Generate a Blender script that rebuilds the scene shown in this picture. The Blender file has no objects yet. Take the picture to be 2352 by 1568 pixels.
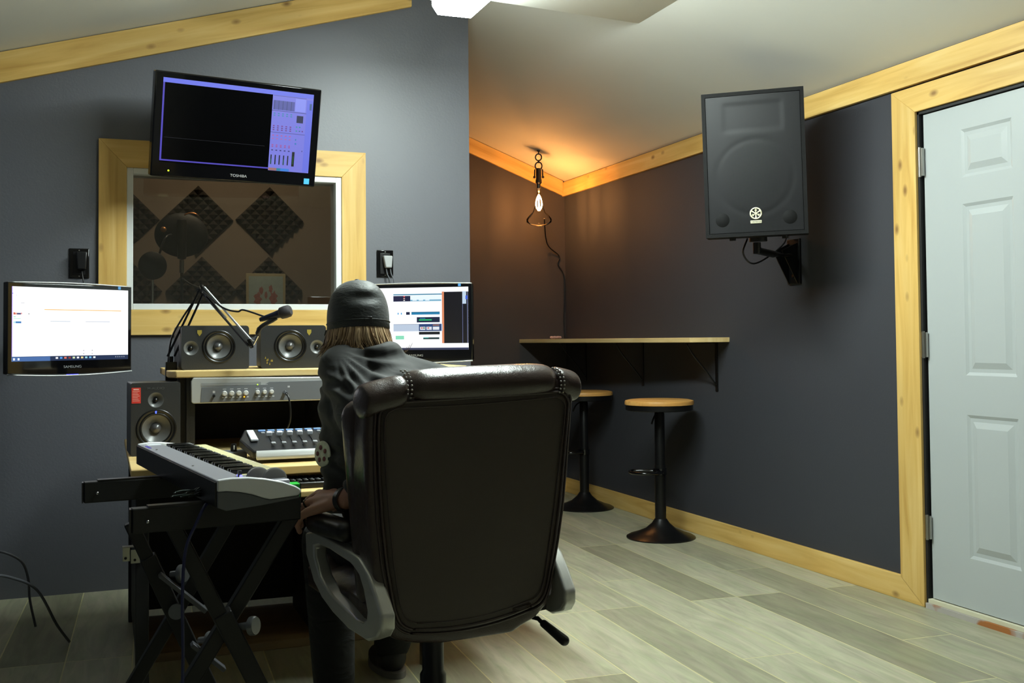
import bpy, bmesh, math, random
from mathutils import Vector, Matrix
random.seed(7)
sc = bpy.context.scene
col = sc.collection
R = math.radians
# ------------------------------------------------------------------ camera
F_PX, YAW, PITCH, ROLL, CY, EYE = 2442.06, 0.36572, 0.030878, 0.0088, 704.66, 1.11
fw = Vector((math.sin(YAW)*math.cos(PITCH), math.cos(YAW)*math.cos(PITCH), math.sin(PITCH)))
rt = Vector((math.cos(YAW), -math.sin(YAW), 0)); up = rt.cross(fw)
rt2 = rt*math.cos(ROLL)-up*math.sin(ROLL); up2 = up*math.cos(ROLL)+rt*math.sin(ROLL)
cd = bpy.data.cameras.new('camera'); cam = bpy.data.objects.new('camera', cd); col.objects.link(cam)
M = Matrix((rt2, up2, -fw)).transposed().to_4x4(); M.translation = Vector((0, 0, EYE)); cam.matrix_world = M
cd.sensor_width = 36; cd.lens = F_PX/2352*36; cd.shift_y = (CY-784)/2352; cd.clip_start = .02
sc.camera = cam
# ------------------------------------------------------------------ world, exposure
w = bpy.data.worlds.new('world'); sc.world = w; w.use_nodes = True
w.node_tree.nodes['Background'].inputs[0].default_value = (.02, .022, .025, 1); w.node_tree.nodes['Background'].inputs[1].default_value = 1
vs = sc.view_settings; vs.view_transform = 'Standard'; vs.look = 'None'; vs.exposure = 0.0; vs.gamma = 1; vs.use_curve_mapping = False
LAMP = 84.0        # radiance of the ceiling fluorescent
BULB = 680.0       # radiance of the filament
BOOTH_W = 66.0      # lamp inside the booth, watts
# ------------------------------------------------------------------ geometry constants (metres)
XR, XL, Y1, Y3, YB = 3.158, -0.56, 5.15, 7.145, -1.3
XE = 1.744                      # right end of the window wall
def zroof(x): return min(2.522+.285*x + (.0), 3.486-.385*x)
XRIDGE = (3.486-2.522)/(.285+.385)
def lin(c):
    c = c/255; return c/12.92 if c <= .04045 else ((c+.055)/1.055)**2.4
def rgb(r, g, b): return (lin(r), lin(g), lin(b), 1)
# ------------------------------------------------------------------ materials
def nm(name):
    m = bpy.data.materials.new(name); m.use_nodes = True
    return m, m.node_tree.nodes, m.node_tree.links, m.node_tree.nodes['Principled BSDF']
def mat(name, c, rough=.5, metal=0, bump=0, bscale=200, coat=0, spec=.5, vary=0, vscale=8, stretch=(1, 1, 1), trans=0):
    m, N, L, P = nm(name)
    P.inputs['Base Color'].default_value = rgb(*c); P.inputs['Roughness'].default_value = rough
    P.inputs['Metallic'].default_value = metal; P.inputs['Coat Weight'].default_value = coat
    P.inputs['Specular IOR Level'].default_value = spec; P.inputs['Transmission Weight'].default_value = trans
    tc = N.new('ShaderNodeTexCoord'); mp = N.new('ShaderNodeMapping'); mp.inputs['Scale'].default_value = stretch
    L.new(tc.outputs['Object'], mp.inputs[0])
    if vary:
        n = N.new('ShaderNodeTexNoise'); n.inputs['Scale'].default_value = vscale; n.inputs['Detail'].default_value = 4
        L.new(mp.outputs[0], n.inputs['Vector'])
        mx = N.new('ShaderNodeMix'); mx.data_type = 'RGBA'
        mx.inputs[6].default_value = rgb(*[max(0, x*(1-vary)) for x in c]); mx.inputs[7].default_value = rgb(*[min(255, x*(1+vary)) for x in c])
        L.new(n.outputs[0], mx.inputs[0]); L.new(mx.outputs[2], P.inputs['Base Color'])
    if bump:
        n = N.new('ShaderNodeTexNoise'); n.inputs['Scale'].default_value = bscale; n.inputs['Detail'].default_value = 3
        L.new(mp.outputs[0], n.inputs['Vector'])
        b = N.new('ShaderNodeBump'); b.inputs['Strength'].default_value = bump; b.inputs['Distance'].default_value = .002
        L.new(n.outputs[0], b.inputs['Height']); L.new(b.outputs[0], P.inputs['Normal'])
    return m
def emis(name, c, s=1.0):
    m, N, L, P = nm(name); P.inputs['Base Color'].default_value = (0, 0, 0, 1)
    P.inputs['Emission Color'].default_value = rgb(*c); P.inputs['Emission Strength'].default_value = s
    P.inputs['Roughness'].default_value = .4
    return m
def wood(name, c1, c2, c3, knots=True, rough=.45, kd=(.42, .2, .06), gs=1.0):
    """board: UV u runs along the grain in metres, v across"""
    m, N, L, P = nm(name); P.inputs['Roughness'].default_value = rough; P.inputs['Specular IOR Level'].default_value = .35
    uv = N.new('ShaderNodeUVMap'); mp = N.new('ShaderNodeMapping'); mp.inputs['Scale'].default_value = (1.6*gs, 22*gs, 1)
    L.new(uv.outputs[0], mp.inputs[0])
    n = N.new('ShaderNodeTexNoise'); n.inputs['Scale'].default_value = 1.0; n.inputs['Detail'].default_value = 6; n.inputs['Distortion'].default_value = .6
    L.new(mp.outputs[0], n.inputs['Vector'])
    cr = N.new('ShaderNodeValToRGB'); e = cr.color_ramp.elements
    e[0].position = .25; e[0].color = rgb(*c1); e[1].position = .75; e[1].color = rgb(*c3)
    x = e.new(.5); x.color = rgb(*c2)
    L.new(n.outputs[0], cr.inputs[0]); out = cr.outputs[0]
    mp3 = N.new('ShaderNodeMapping'); mp3.inputs['Scale'].default_value = (.9, 3, 1); L.new(uv.outputs[0], mp3.inputs[0])
    n3 = N.new('ShaderNodeTexNoise'); n3.inputs['Scale'].default_value = 1.3; L.new(mp3.outputs[0], n3.inputs['Vector'])
    hsv = N.new('ShaderNodeHueSaturation'); mr0 = N.new('ShaderNodeMapRange'); mr0.inputs[3].default_value = .72; mr0.inputs[4].default_value = 1.25
    L.new(n3.outputs[0], mr0.inputs[0]); L.new(mr0.outputs[0], hsv.inputs['Value']); L.new(out, hsv.inputs['Color']); out = hsv.outputs[0]
    if knots:
        mp2 = N.new('ShaderNodeMapping'); mp2.inputs['Scale'].default_value = (5.5, 10, 1); L.new(uv.outputs[0], mp2.inputs[0])
        v = N.new('ShaderNodeTexVoronoi'); v.inputs['Scale'].default_value = 1.0; v.inputs['Randomness'].default_value = 1
        L.new(mp2.outputs[0], v.inputs['Vector'])
        mr = N.new('ShaderNodeMapRange'); mr.inputs[1].default_value = .04; mr.inputs[2].default_value = .17; mr.inputs[3].default_value = .9; mr.inputs[4].default_value = 0
        L.new(v.outputs['Distance'], mr.inputs[0])
        mx = N.new('ShaderNodeMix'); mx.data_type = 'RGBA'; L.new(mr.outputs[0], mx.inputs[0]); L.new(out, mx.inputs[6])
        mx.inputs[7].default_value = (*kd, 1) if len(kd) == 3 else kd
        L.new(mx.outputs[2], P.inputs['Base Color'])
    else: L.new(out, P.inputs['Base Color'])
    return m
PINE = wood('pine', (190, 148, 76), (214, 176, 102), (226, 194, 126), kd=(.22, .11, .035))
PINE2 = wood('pine_clear', (206, 172, 112), (226, 198, 142), (236, 212, 162), knots=False)
DESKW = wood('desk_wood', (204, 170, 108), (222, 192, 130), (230, 204, 148), knots=False, gs=.7)
STOOLW = wood('stool_wood', (196, 138, 68), (214, 160, 88), (222, 174, 104), knots=False)
def wallpaint(k=1.0, name='dark_wall_paint', rough=.75, spec=.3):
    m, N, L, P = nm(name); P.inputs['Roughness'].default_value = rough; P.inputs['Specular IOR Level'].default_value = spec
    tc = N.new('ShaderNodeTexCoord'); n = N.new('ShaderNodeTexNoise'); n.inputs['Scale'].default_value = 1.4; n.inputs['Detail'].default_value = 5
    L.new(tc.outputs['Object'], n.inputs['Vector'])
    mx = N.new('ShaderNodeMix'); mx.data_type = 'RGBA'; mx.inputs[6].default_value = rgb(67*k, 68*k, 76*k); mx.inputs[7].default_value = rgb(75*k, 77*k, 84*k)
    L.new(n.outputs[0], mx.inputs[0]); L.new(mx.outputs[2], P.inputs['Base Color'])
    n2 = N.new('ShaderNodeTexNoise'); n2.inputs['Scale'].default_value = 110; n2.inputs['Detail'].default_value = 3; L.new(tc.outputs['Object'], n2.inputs['Vector'])
    b = N.new('ShaderNodeBump'); b.inputs['Strength'].default_value = .25; b.inputs['Distance'].default_value = .002
    L.new(n2.outputs[0], b.inputs['Height']); L.new(b.outputs[0], P.inputs['Normal'])
    return m
WALL = wallpaint(.80)
WALL_LIT = wallpaint(1.14, 'lit_wall_paint', .52, 1.0)  # same paint as WALL, lightened and glossed to carry the lamp's bright patch
WALLN = mat('light_wall', (196, 192, 184), .8, bump=.15, bscale=60)
WALL3 = mat('alcove_wall_paint', (56, 52, 52), .78, bump=.25, bscale=110, vary=.14, vscale=2.2)
CEIL = mat('ceiling_white', (220, 220, 214), .8, bump=.15, bscale=60, vary=.02, vscale=2)
BOOTHW = mat('booth_wall', (146, 132, 116), .9, bump=.2, bscale=150, vary=.08, vscale=3)
WHITE = mat('white_paint', (226, 230, 230), .4, vary=.015, vscale=20)
DOORW = mat('door_white', (174, 179, 180), .38, bump=.06, bscale=40)
BLACK = mat('black_plastic', (18, 18, 20), .35, vary=.1, vscale=30)
BLKM = mat('black_matte', (20, 20, 21), .62, bump=.1)
BLKG = mat('black_gloss', (8, 8, 10), .08, coat=.4)
BLKMET = mat('black_metal', (20, 20, 21), .34, metal=.35)
CHROME = mat('chrome', (205, 205, 208), .16, metal=1)
STEEL = mat('brushed_steel', (176, 174, 168), .33, metal=1, bump=.1, bscale=300)
SILVP = mat('silver_plastic', (176, 178, 180), .34, metal=.55)
DGREY = mat('dark_grey_plastic', (52, 53, 56), .4)
MGREY = mat('mid_grey_plastic', (108, 111, 116), .4)
LGREY = mat('light_grey_metal', (190, 192, 193), .35, metal=.3)
def leather(name, c, rough):
    m, N, L, P = nm(name); P.inputs['Base Color'].default_value = rgb(*c); P.inputs['Roughness'].default_value = rough
    P.inputs['Specular IOR Level'].default_value = .55
    tc = N.new('ShaderNodeTexCoord')
    v = N.new('ShaderNodeTexVoronoi'); v.inputs['Scale'].default_value = 330; L.new(tc.outputs['Object'], v.inputs['Vector'])
    n = N.new('ShaderNodeTexNoise'); n.inputs['Scale'].default_value = 9; n.inputs['Detail'].default_value = 5; L.new(tc.outputs['Object'], n.inputs['Vector'])
    b = N.new('ShaderNodeBump'); b.inputs['Strength'].default_value = .22; b.inputs['Distance'].default_value = .001; L.new(v.outputs['Distance'], b.inputs['Height'])
    b2 = N.new('ShaderNodeBump'); b2.inputs['Strength'].default_value = .5; b2.inputs['Distance'].default_value = .012; L.new(n.outputs[0], b2.inputs['Height'])
    L.new(b.outputs[0], b2.inputs['Normal']); L.new(b2.outputs[0], P.inputs['Normal'])
    return m
LEATH = leather('brown_leather', (62, 50, 47), .28)
VINYL = leather('dark_vinyl', (68, 59, 53), .58)
def glass(name, tint=(1, 1, 1), ior=1.5):
    m, N, L, P = nm(name); N.remove(P)
    t = N.new('ShaderNodeBsdfTransparent'); t.inputs[0].default_value = (*tint, 1)
    g = N.new('ShaderNodeBsdfGlossy'); g.inputs['Roughness'].default_value = .02
    fr = N.new('ShaderNodeFresnel'); fr.inputs[0].default_value = ior
    mx = N.new('ShaderNodeMixShader'); L.new(fr.outputs[0], mx.inputs[0]); L.new(t.outputs[0], mx.inputs[1]); L.new(g.outputs[0], mx.inputs[2])
    L.new(mx.outputs[0], N['Material Output'].inputs[0]); return m
GLASS = glass('window_glass', (.86, .87, .84), ior=1.9)
BGLASS = glass('bulb_glass', (.985, .975, .95), ior=1.16)
def floor_mat():
    m, N, L, P = nm('floor_planks'); P.inputs['Roughness'].default_value = .42; P.inputs['Specular IOR Level'].default_value = .4
    tc = N.new('ShaderNodeTexCoord'); mp = N.new('ShaderNodeMapping'); mp.inputs['Rotation'].default_value = (0, 0, R(90+2.2)); mp.inputs['Location'].default_value = (.3, .06, 0)
    L.new(tc.outputs['Object'], mp.inputs[0])
    def brick(c1, c2, mort, ms):
        b = N.new('ShaderNodeTexBrick'); b.offset = .37; b.offset_frequency = 3; b.squash = 1
        b.inputs['Color1'].default_value = c1; b.inputs['Color2'].default_value = c2; b.inputs['Mortar'].default_value = mort
        b.inputs['Scale'].default_value = 1; b.inputs['Mortar Size'].default_value = ms; b.inputs['Mortar Smooth'].default_value = .3
        b.inputs['Bias'].default_value = 0; b.inputs['Brick Width'].default_value = 1.25; b.inputs['Row Height'].default_value = .222
        L.new(mp.outputs[0], b.inputs['Vector']); return b
    b = brick(rgb(138, 136, 120), rgb(178, 176, 160), rgb(204, 198, 158), .0028)
    mp2 = N.new('ShaderNodeMapping'); mp2.inputs['Scale'].default_value = (1.6, 11, 1); L.new(mp.outputs[0], mp2.inputs[0])
    # shift the streaks from plank to plank
    add = N.new('ShaderNodeVectorMath'); add.operation = 'MULTIPLY_ADD'; add.inputs[1].default_value = (9, 9, 9)
    L.new(b.outputs['Color'], add.inputs[0]); L.new(mp2.outputs[0], add.inputs[2])
    n = N.new('ShaderNodeTexNoise'); n.inputs['Scale'].default_value = 1.6; n.inputs['Detail'].default_value = 8; n.inputs['Roughness'].default_value = .62; n.inputs['Distortion'].default_value = 1.2
    L.new(add.outputs[0], n.inputs['Vector'])
    mr = N.new('ShaderNodeMapRange'); mr.inputs[1].default_value = .3; mr.inputs[2].default_value = .7; mr.inputs[3].default_value = .74; mr.inputs[4].default_value = 1.18
    L.new(n.outputs[0], mr.inputs[0])
    n4 = N.new('ShaderNodeTexNoise'); n4.inputs['Scale'].default_value = 3; n4.inputs['Detail'].default_value = 3; L.new(add.outputs[0], n4.inputs['Vector'])
    tint = N.new('ShaderNodeMix'); tint.data_type = 'RGBA'; tint.inputs[6].default_value = rgb(240, 255, 225); tint.inputs[7].default_value = rgb(255, 240, 246)
    L.new(n4.outputs[0], tint.inputs[0])
    mul = N.new('ShaderNodeMix'); mul.data_type = 'RGBA'; mul.blend_type = 'MULTIPLY'; mul.inputs[0].default_value = 1
    L.new(b.outputs['Color'], mul.inputs[6]); L.new(tint.outputs[2], mul.inputs[7])
    h = N.new('ShaderNodeHueSaturation'); L.new(mr.outputs[0], h.inputs['Value']); L.new(mul.outputs[2], h.inputs['Color'])
    L.new(h.outputs[0], P.inputs['Base Color'])
    bp = N.new('ShaderNodeBump'); bp.inputs['Strength'].default_value = .3; bp.inputs['Distance'].default_value = .003; bp.invert = True
    L.new(b.outputs['Fac'], bp.inputs['Height']); L.new(bp.outputs[0], P.inputs['Normal'])
    return m
FLOOR = floor_mat()
# ------------------------------------------------------------------ mesh builder
def Rz(a): return Matrix.Rotation(a, 3, 'Z')
def Rx(a): return Matrix.Rotation(a, 3, 'X')
def Ry(a): return Matrix.Rotation(a, 3, 'Y')
I3 = Matrix.Identity(3)
def frame_of(d):
    d = Vector(d).normalized(); a = Vector((0, 0, 1)) if abs(d.z) < .95 else Vector((0, 1, 0))
    x = d.cross(a).normalized(); y = x.cross(d).normalized(); return x, y, d
class MB:
    def __init__(s): s.v = []; s.f = []; s.m = []; s.mi = 0
    def add(s, vs, fs):
        o = len(s.v); s.v += [Vector(v) for v in vs]
        for f in fs: s.f.append([i+o for i in f]); s.m.append(s.mi)
        return s
    def box(s, c, size, rot=I3):
        x, y, z = [k/2 for k in size]; c = Vector(c)
        vs = [c+rot@Vector((a*x, b*y, d*z)) for a in (-1, 1) for b in (-1, 1) for d in (-1, 1)]
        return s.add(vs, [(0, 1, 3, 2), (4, 6, 7, 5), (0, 4, 5, 1), (2, 3, 7, 6), (0, 2, 6, 4), (1, 5, 7, 3)])
    def b2(s, lo, hi): return s.box([(a+b)/2 for a, b in zip(lo, hi)], [abs(b-a) for a, b in zip(lo, hi)])
    def bar(s, p0, p1, wd, ht, upv=(0, 0, 1)):
        p0 = Vector(p0); p1 = Vector(p1); d = (p1-p0).normalized(); x = d.cross(Vector(upv)).normalized(); y = x.cross(d)
        vs = [p+x*a*wd/2+y*b*ht/2 for p in (p0, p1) for a, b in ((-1, -1), (1, -1), (1, 1), (-1, 1))]
        return s.add(vs, [(3, 2, 1, 0), (4, 5, 6, 7), (0, 1, 5, 4), (1, 2, 6, 5), (2, 3, 7, 6), (3, 0, 4, 7)])
    def cyl(s, p0, p1, r0, r1=None, n=24, cap=True):
        r1 = r0 if r1 is None else r1; p0 = Vector(p0); p1 = Vector(p1); x, y, d = frame_of(p1-p0)
        vs = []; 
        for p, r in ((p0, r0), (p1, r1)): vs += [p+x*math.cos(2*math.pi*i/n)*r+y*math.sin(2*math.pi*i/n)*r for i in range(n)]
        fs = [(i, (i+1) % n, n+(i+1) % n, n+i) for i in range(n)]
        if cap: fs += [tuple(range(n))[::-1], tuple(range(n, 2*n))]
        return s.add(vs, fs)
    def tube(s, pts, r, n=10, closed=False, smooth=0):
        pts = [Vector(p) for p in pts]
        if smooth: pts = spline(pts, smooth, closed)
        k = len(pts); rs = r if isinstance(r, (list, tuple)) else [r]*k
        if isinstance(r, (list, tuple)) and len(r) != k: rs = [r[0]+(r[-1]-r[0])*i/(k-1) for i in range(k)]
        vs = []; prev = None
        for i, p in enumerate(pts):
            a = pts[(i-1) % k] if (closed or i > 0) else p; b = pts[(i+1) % k] if (closed or i < k-1) else p
            d = (b-a).normalized()
            if prev is None: x, y, d = frame_of(d)
            else:
                x = prev-d*prev.dot(d); x = x.normalized() if x.length > 1e-6 else frame_of(d)[0]; y = d.cross(x)
            prev = x
            vs += [p+x*math.cos(2*math.pi*j/n)*rs[i]+y*math.sin(2*math.pi*j/n)*rs[i] for j in range(n)]
        fs = []
        for i in range(k if closed else k-1):
            i2 = (i+1) % k
            fs += [(i*n+j, i*n+(j+1) % n, i2*n+(j+1) % n, i2*n+j) for j in range(n)]
        if not closed: fs += [tuple(range(n))[::-1], tuple(range((k-1)*n, k*n))]
        return s.add(vs, fs)
    def lathe(s, prof, o=(0, 0, 0), axis=(0, 0, 1), n=40):
        x, y, d = frame_of(axis); o = Vector(o); vs = []; fs = []
        for r, h in prof: vs += [o+d*h+(x*math.cos(2*math.pi*j/n)+y*math.sin(2*math.pi*j/n))*max(r, 1e-5) for j in range(n)]
        for i in range(len(prof)-1): fs += [(i*n+j, i*n+(j+1) % n, (i+1)*n+(j+1) % n, (i+1)*n+j) for j in range(n)]
        return s.add(vs, fs)
    def prism(s, poly, vec, o=(0, 0, 0)):
        o = Vector(o); vec = Vector(vec); n = len(poly); vs = [o+Vector(p) for p in poly]; vs += [v+vec for v in vs]
        return s.add(vs, [tuple(range(n))[::-1], tuple(range(n, 2*n))]+[(i, (i+1) % n, n+(i+1) % n, n+i) for i in range(n)])
    def ball(s, c, r, rot=I3, nu=20, nv=12):
        r = (r, r, r) if not isinstance(r, (list, tuple)) else r; c = Vector(c); vs = [c+rot@Vector((0, 0, r[2]))]
        for i in range(1, nv):
            t = math.pi*i/nv
            vs += [c+rot@Vector((r[0]*math.sin(t)*math.cos(2*math.pi*j/nu), r[1]*math.sin(t)*math.sin(2*math.pi*j/nu), r[2]*math.cos(t))) for j in range(nu)]
        vs.append(c-rot@Vector((0, 0, r[2]))); L = len(vs)-1
        fs = [(0, 1+j, 1+(j+1) % nu) for j in range(nu)]
        for i in range(nv-2): fs += [(1+i*nu+j, 1+(i+1)*nu+j, 1+(i+1)*nu+(j+1) % nu, 1+i*nu+(j+1) % nu) for j in range(nu)]
        fs += [(L, 1+(nv-2)*nu+(j+1) % nu, 1+(nv-2)*nu+j) for j in range(nu)]
        return s.add(vs, fs)
    def cap(s, p0, p1, r0, r1=None, n=16):   # tapered capsule
        r1 = r0 if r1 is None else r1; p0 = Vector(p0); p1 = Vector(p1); x, y, d = frame_of(p1-p0); vs = []; rings = []
        for k in range(5): t = math.pi/2*(k+.15)/5.0; rings.append((p0-d*math.cos(t)*r0, r0*math.sin(t)))
        rings += [(p0, r0), (p1, r1)]
        for k in range(4, -1, -1): t = math.pi/2*(k+.15)/5.0; rings.append((p1+d*math.cos(t)*r1, r1*math.sin(t)))
        for c, r in rings: vs += [c+x*math.cos(2*math.pi*j/n)*r+y*math.sin(2*math.pi*j/n)*r for j in range(n)]
        m = len(rings); fs = []
        for i in range(m-1): fs += [(i*n+j, i*n+(j+1) % n, (i+1)*n+(j+1) % n, (i+1)*n+j) for j in range(n)]
        fs += [tuple(range(n))[::-1], tuple(range((m-1)*n, m*n))]
        return s.add(vs, fs)
    def quad(s, a, b, c, d): return s.add([a, b, c, d], [(0, 1, 2, 3)])
    def build(s, name, mats, parent=None, smooth=False, bevel=0, seg=2, grain=None, remesh=0, sm=0, sub=0):
        me = bpy.data.meshes.new(name); me.from_pydata(s.v, [], s.f)
        mats = mats if isinstance(mats, (list, tuple)) else [mats]
        for m in mats: me.materials.append(m)
        for p, mi in zip(me.polygons, s.m): p.material_index = mi
        bm = bmesh.new(); bm.from_mesh(me); bmesh.ops.recalc_face_normals(bm, faces=bm.faces); bm.to_mesh(me); bm.free()
        if grain is not None: board_uv(me, grain)
        if smooth:
            me.shade_smooth() if smooth is True else me.shade_auto(smooth) if hasattr(me, 'shade_auto') else None
            if smooth is not True:
                for p in me.polygons: p.use_smooth = True
                me.set_sharp_from_angle(angle=R(smooth))
        o = bpy.data.objects.new(name, me); col.objects.link(o); o.parent = parent
        if remesh:
            r = o.modifiers.new('remesh', 'REMESH'); r.mode = 'VOXEL'; r.voxel_size = remesh; r.use_smooth_shade = True
        if sm:
            q = o.modifiers.new('smooth', 'SMOOTH'); q.factor = .6; q.iterations = sm
        if sub:
            q = o.modifiers.new('sub', 'SUBSURF'); q.levels = sub; q.render_levels = sub
        if bevel:
            b = o.modifiers.new('bevel', 'BEVEL'); b.width = bevel; b.segments = seg; b.limit_method = 'ANGLE'; b.angle_limit = R(35)
            for p in me.polygons: p.use_smooth = True
            b.harden_normals = False; me.set_sharp_from_angle(angle=R(50))
        return o
def board_uv(me, g):
    """g = direction of the grain"""
    g = Vector(g).normalized(); off = random.random()*7, random.random()*3
    uv = me.uv_layers.new(name='UVMap')
    for p in me.polygons:
        n = p.normal; a = n.cross(g)
        a = a.normalized() if a.length > .3 else frame_of(g)[0]
        for li in p.loop_indices:
            co = me.vertices[me.loops[li].vertex_index].co; uv.data[li].uv = (co.dot(g)+off[0], co.dot(a)+off[1])
def spline(pts, k=6, closed=False):
    out = []; n = len(pts)
    for i in range(n if closed else n-1):
        g = lambda j: pts[j % n] if closed else pts[max(0, min(n-1, j))]
        p0, p1, p2, p3 = g(i-1), g(i), g(i+1), g(i+2)
        for q in range(k):
            t = q/k; out.append(.5*((2*p1)+(p2-p0)*t+(2*p0-5*p1+4*p2-p3)*t*t+(3*p1-p0-3*p2+p3)*t**3))
    if not closed: out.append(pts[-1])
    return out
def tag(o, label=None, cat=None, group=None, kind=None):
    for k, v in (('label', label), ('category', cat), ('group', group), ('kind', kind)):
        if v: o[k] = v
    return o
def empty(name, loc=(0, 0, 0), rot=(0, 0, 0), parent=None):
    o = bpy.data.objects.new(name, None); o.empty_display_size = .1; col.objects.link(o); o.location = loc; o.rotation_euler = rot; o.parent = parent; return o
def structure(o): o['kind'] = 'structure'; return o
def dup(o, parent=None):
    c = o.copy(); col.objects.link(c); c.parent = parent
    for ch in [x for x in bpy.data.objects if x.parent == o]: dup(ch, c)
    return c
def lettering(txt, size, m, parent, loc, rot=(R(90), 0, 0), name='lettering', ex=.0008, align='CENTER', sx=1.0):
    cu = bpy.data.curves.new(name, 'FONT'); cu.body = txt; cu.size = size; cu.extrude = ex; cu.align_x = align; cu.align_y = 'CENTER'
    t = bpy.data.objects.new(name, cu); col.objects.link(t); bpy.context.view_layer.update()
    dg = bpy.context.evaluated_depsgraph_get(); me = bpy.data.meshes.new_from_object(t.evaluated_get(dg)); me.name = name
    bpy.data.objects.remove(t); bpy.data.curves.remove(cu); me.materials.clear(); me.materials.append(m)
    o = bpy.data.objects.new(name, me); col.objects.link(o); o.parent = parent; o.location = loc; o.rotation_euler = rot; o.scale = (sx, 1, 1); return o
#SECTION ROOM
# ================================================================== ROOM
T = .12
structure(MB().b2((XL-T, YB-T, -T), (XR+T, Y3+T, 0)).build('floor', FLOOR))
def roofpoly(y0, y1, x0, x1, extra=()):
    b = MB(); xs = sorted({x0, x1, *[x for x in (XRIDGE,) if x0 < x < x1]})
    for a, c in zip(xs[:-1], xs[1:]):
        za, zc = zroof(a), zroof(c)
        b.add([(a, y0, za), (c, y0, zc), (c, y1, zc), (a, y1, za), (a, y0, za+T), (c, y0, zc+T), (c, y1, zc+T), (a, y1, za+T)],
              [(0, 1, 2, 3), (7, 6, 5, 4), (0, 4, 5, 1), (1, 5, 6, 2), (2, 6, 7, 3), (3, 7, 4, 0)])
    return b
structure(roofpoly(YB-T, Y3+T, XL-T, XR+T).build('ceiling', CEIL))
# lowered flat strip of ceiling under the ridge, ending short of the window wall
b = MB(); zc = 2.587
b.prism([(.05, YB, zc), (2.334, YB, zc), (2.334, 4.40, zc), (1.50, 4.31, zc), (.05, 4.43, zc)][::-1], (0, 0, .05))
structure(b.build('ceiling_lowered', CEIL))
# walls
def gable(name, y0, y1, x0, x1, m, holes=None):
    xs = sorted({x0, x1, *[x for x in (XRIDGE,) if x0 < x < x1]})
    poly = [(x0, y0, 0)]+[(x1, y0, 0)]+[(x, y0, zroof(x)+.02) for x in reversed(xs)]
    return structure(MB().prism(poly, (0, y1-y0, 0)).build(name, m))
structure(MB().b2((XL-T, YB, 0), (XL, Y3, zroof(XL)+.04)).build('wall_left', WALL))
DY0, DY1, DZ = 2.585, 3.498, 2.04        # door opening on the right wall
b = MB(); zt = zroof(XR)+.02
b.b2((XR, DY1, 0), (XR+T, Y3, zt)); b.b2((XR, YB, 0), (XR+T, DY0, zt)); b.b2((XR, DY0, DZ), (XR+T, DY1, zt))
structure(b.build('wall_right', WALL))
gable('wall_near', YB-T, YB, XL, XR, WALLN)
structure(MB().prism([(XE-.1, Y3, 0), (XR, Y3, 0), (XR, Y3, zroof(XR)+.02), (XE-.1, Y3, zroof(XE-.1)+.02)], (0, T, 0)).build('wall_back', WALL3))
gable('wall_booth_back', Y3, Y3+T, XL, XE-.1, BOOTHW)
structure(MB().prism([(XE-.1, Y1+T, 0), (XE-.1, Y3, 0), (XE-.1, Y3, zroof(XE)+.02), (XE-.1, Y1+T, zroof(XE)+.02)], (.1, 0, 0)).build('wall_booth_side', WALL3))
# window wall with opening
WX0, WX1, WZ0, WZ1 = .091, 1.079, 1.262, 1.912
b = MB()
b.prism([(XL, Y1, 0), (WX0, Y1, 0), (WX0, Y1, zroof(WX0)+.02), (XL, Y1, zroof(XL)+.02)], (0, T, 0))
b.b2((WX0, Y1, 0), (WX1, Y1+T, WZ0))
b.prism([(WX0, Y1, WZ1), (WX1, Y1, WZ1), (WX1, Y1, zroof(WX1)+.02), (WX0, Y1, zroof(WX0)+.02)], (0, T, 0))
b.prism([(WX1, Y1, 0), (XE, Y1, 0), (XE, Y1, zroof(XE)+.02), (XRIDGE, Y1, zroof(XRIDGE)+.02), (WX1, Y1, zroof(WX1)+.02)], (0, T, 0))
structure(b.build('wall_center', WALL_LIT))
# window: casing boards, white jamb, pane
win = structure(empty('window_1', (0, 0, 0)))
X0, X1, Z0, Z1 = -.029, 1.199, 1.146, 2.038; cw = .122; th = .02
def casing(par, pts_outer, pts_inner, y, thv, nmn='casing', m=None):
    n = len(pts_outer)
    for i in range(n if nmn != 'door' else n-1):
        j = (i+1) % n; a, b_, c, d = pts_outer[i], pts_outer[j], pts_inner[j], pts_inner[i]
        g = Vector(b_)-Vector(a)
        MB().prism([a, b_, c, d], thv).build('casing_board', m or PINE, par, grain=g, bevel=.002)
o_ = [(X0, Y1, Z1), (X1, Y1, Z1), (X1, Y1, Z0), (X0, Y1, Z0)]; i_ = [(WX0, Y1, WZ1), (WX1, Y1, WZ1), (WX1, Y1, WZ0), (WX0, Y1, WZ0)]
casing(win, o_, i_, Y1, (0, -th, 0))
b = MB(); jt = .028
b.b2((WX0, Y1-.012, WZ0), (WX0+jt, Y1+T, WZ1)); b.b2((WX1-jt, Y1-.012, WZ0), (WX1, Y1+T, WZ1))
b.b2((WX0+jt, Y1-.012, WZ1-jt), (WX1-jt, Y1+T, WZ1)); b.b2((WX0+jt, Y1-.012, WZ0), (WX1-jt, Y1+T, WZ0+jt))
b.build('white_jamb', WHITE, win, bevel=.002)
MB().b2((WX0+jt-.004, Y1+.035, WZ0+jt-.004), (WX1-jt+.004, Y1+.041, WZ1-jt+.004)).build('pane', GLASS, win)
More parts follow.
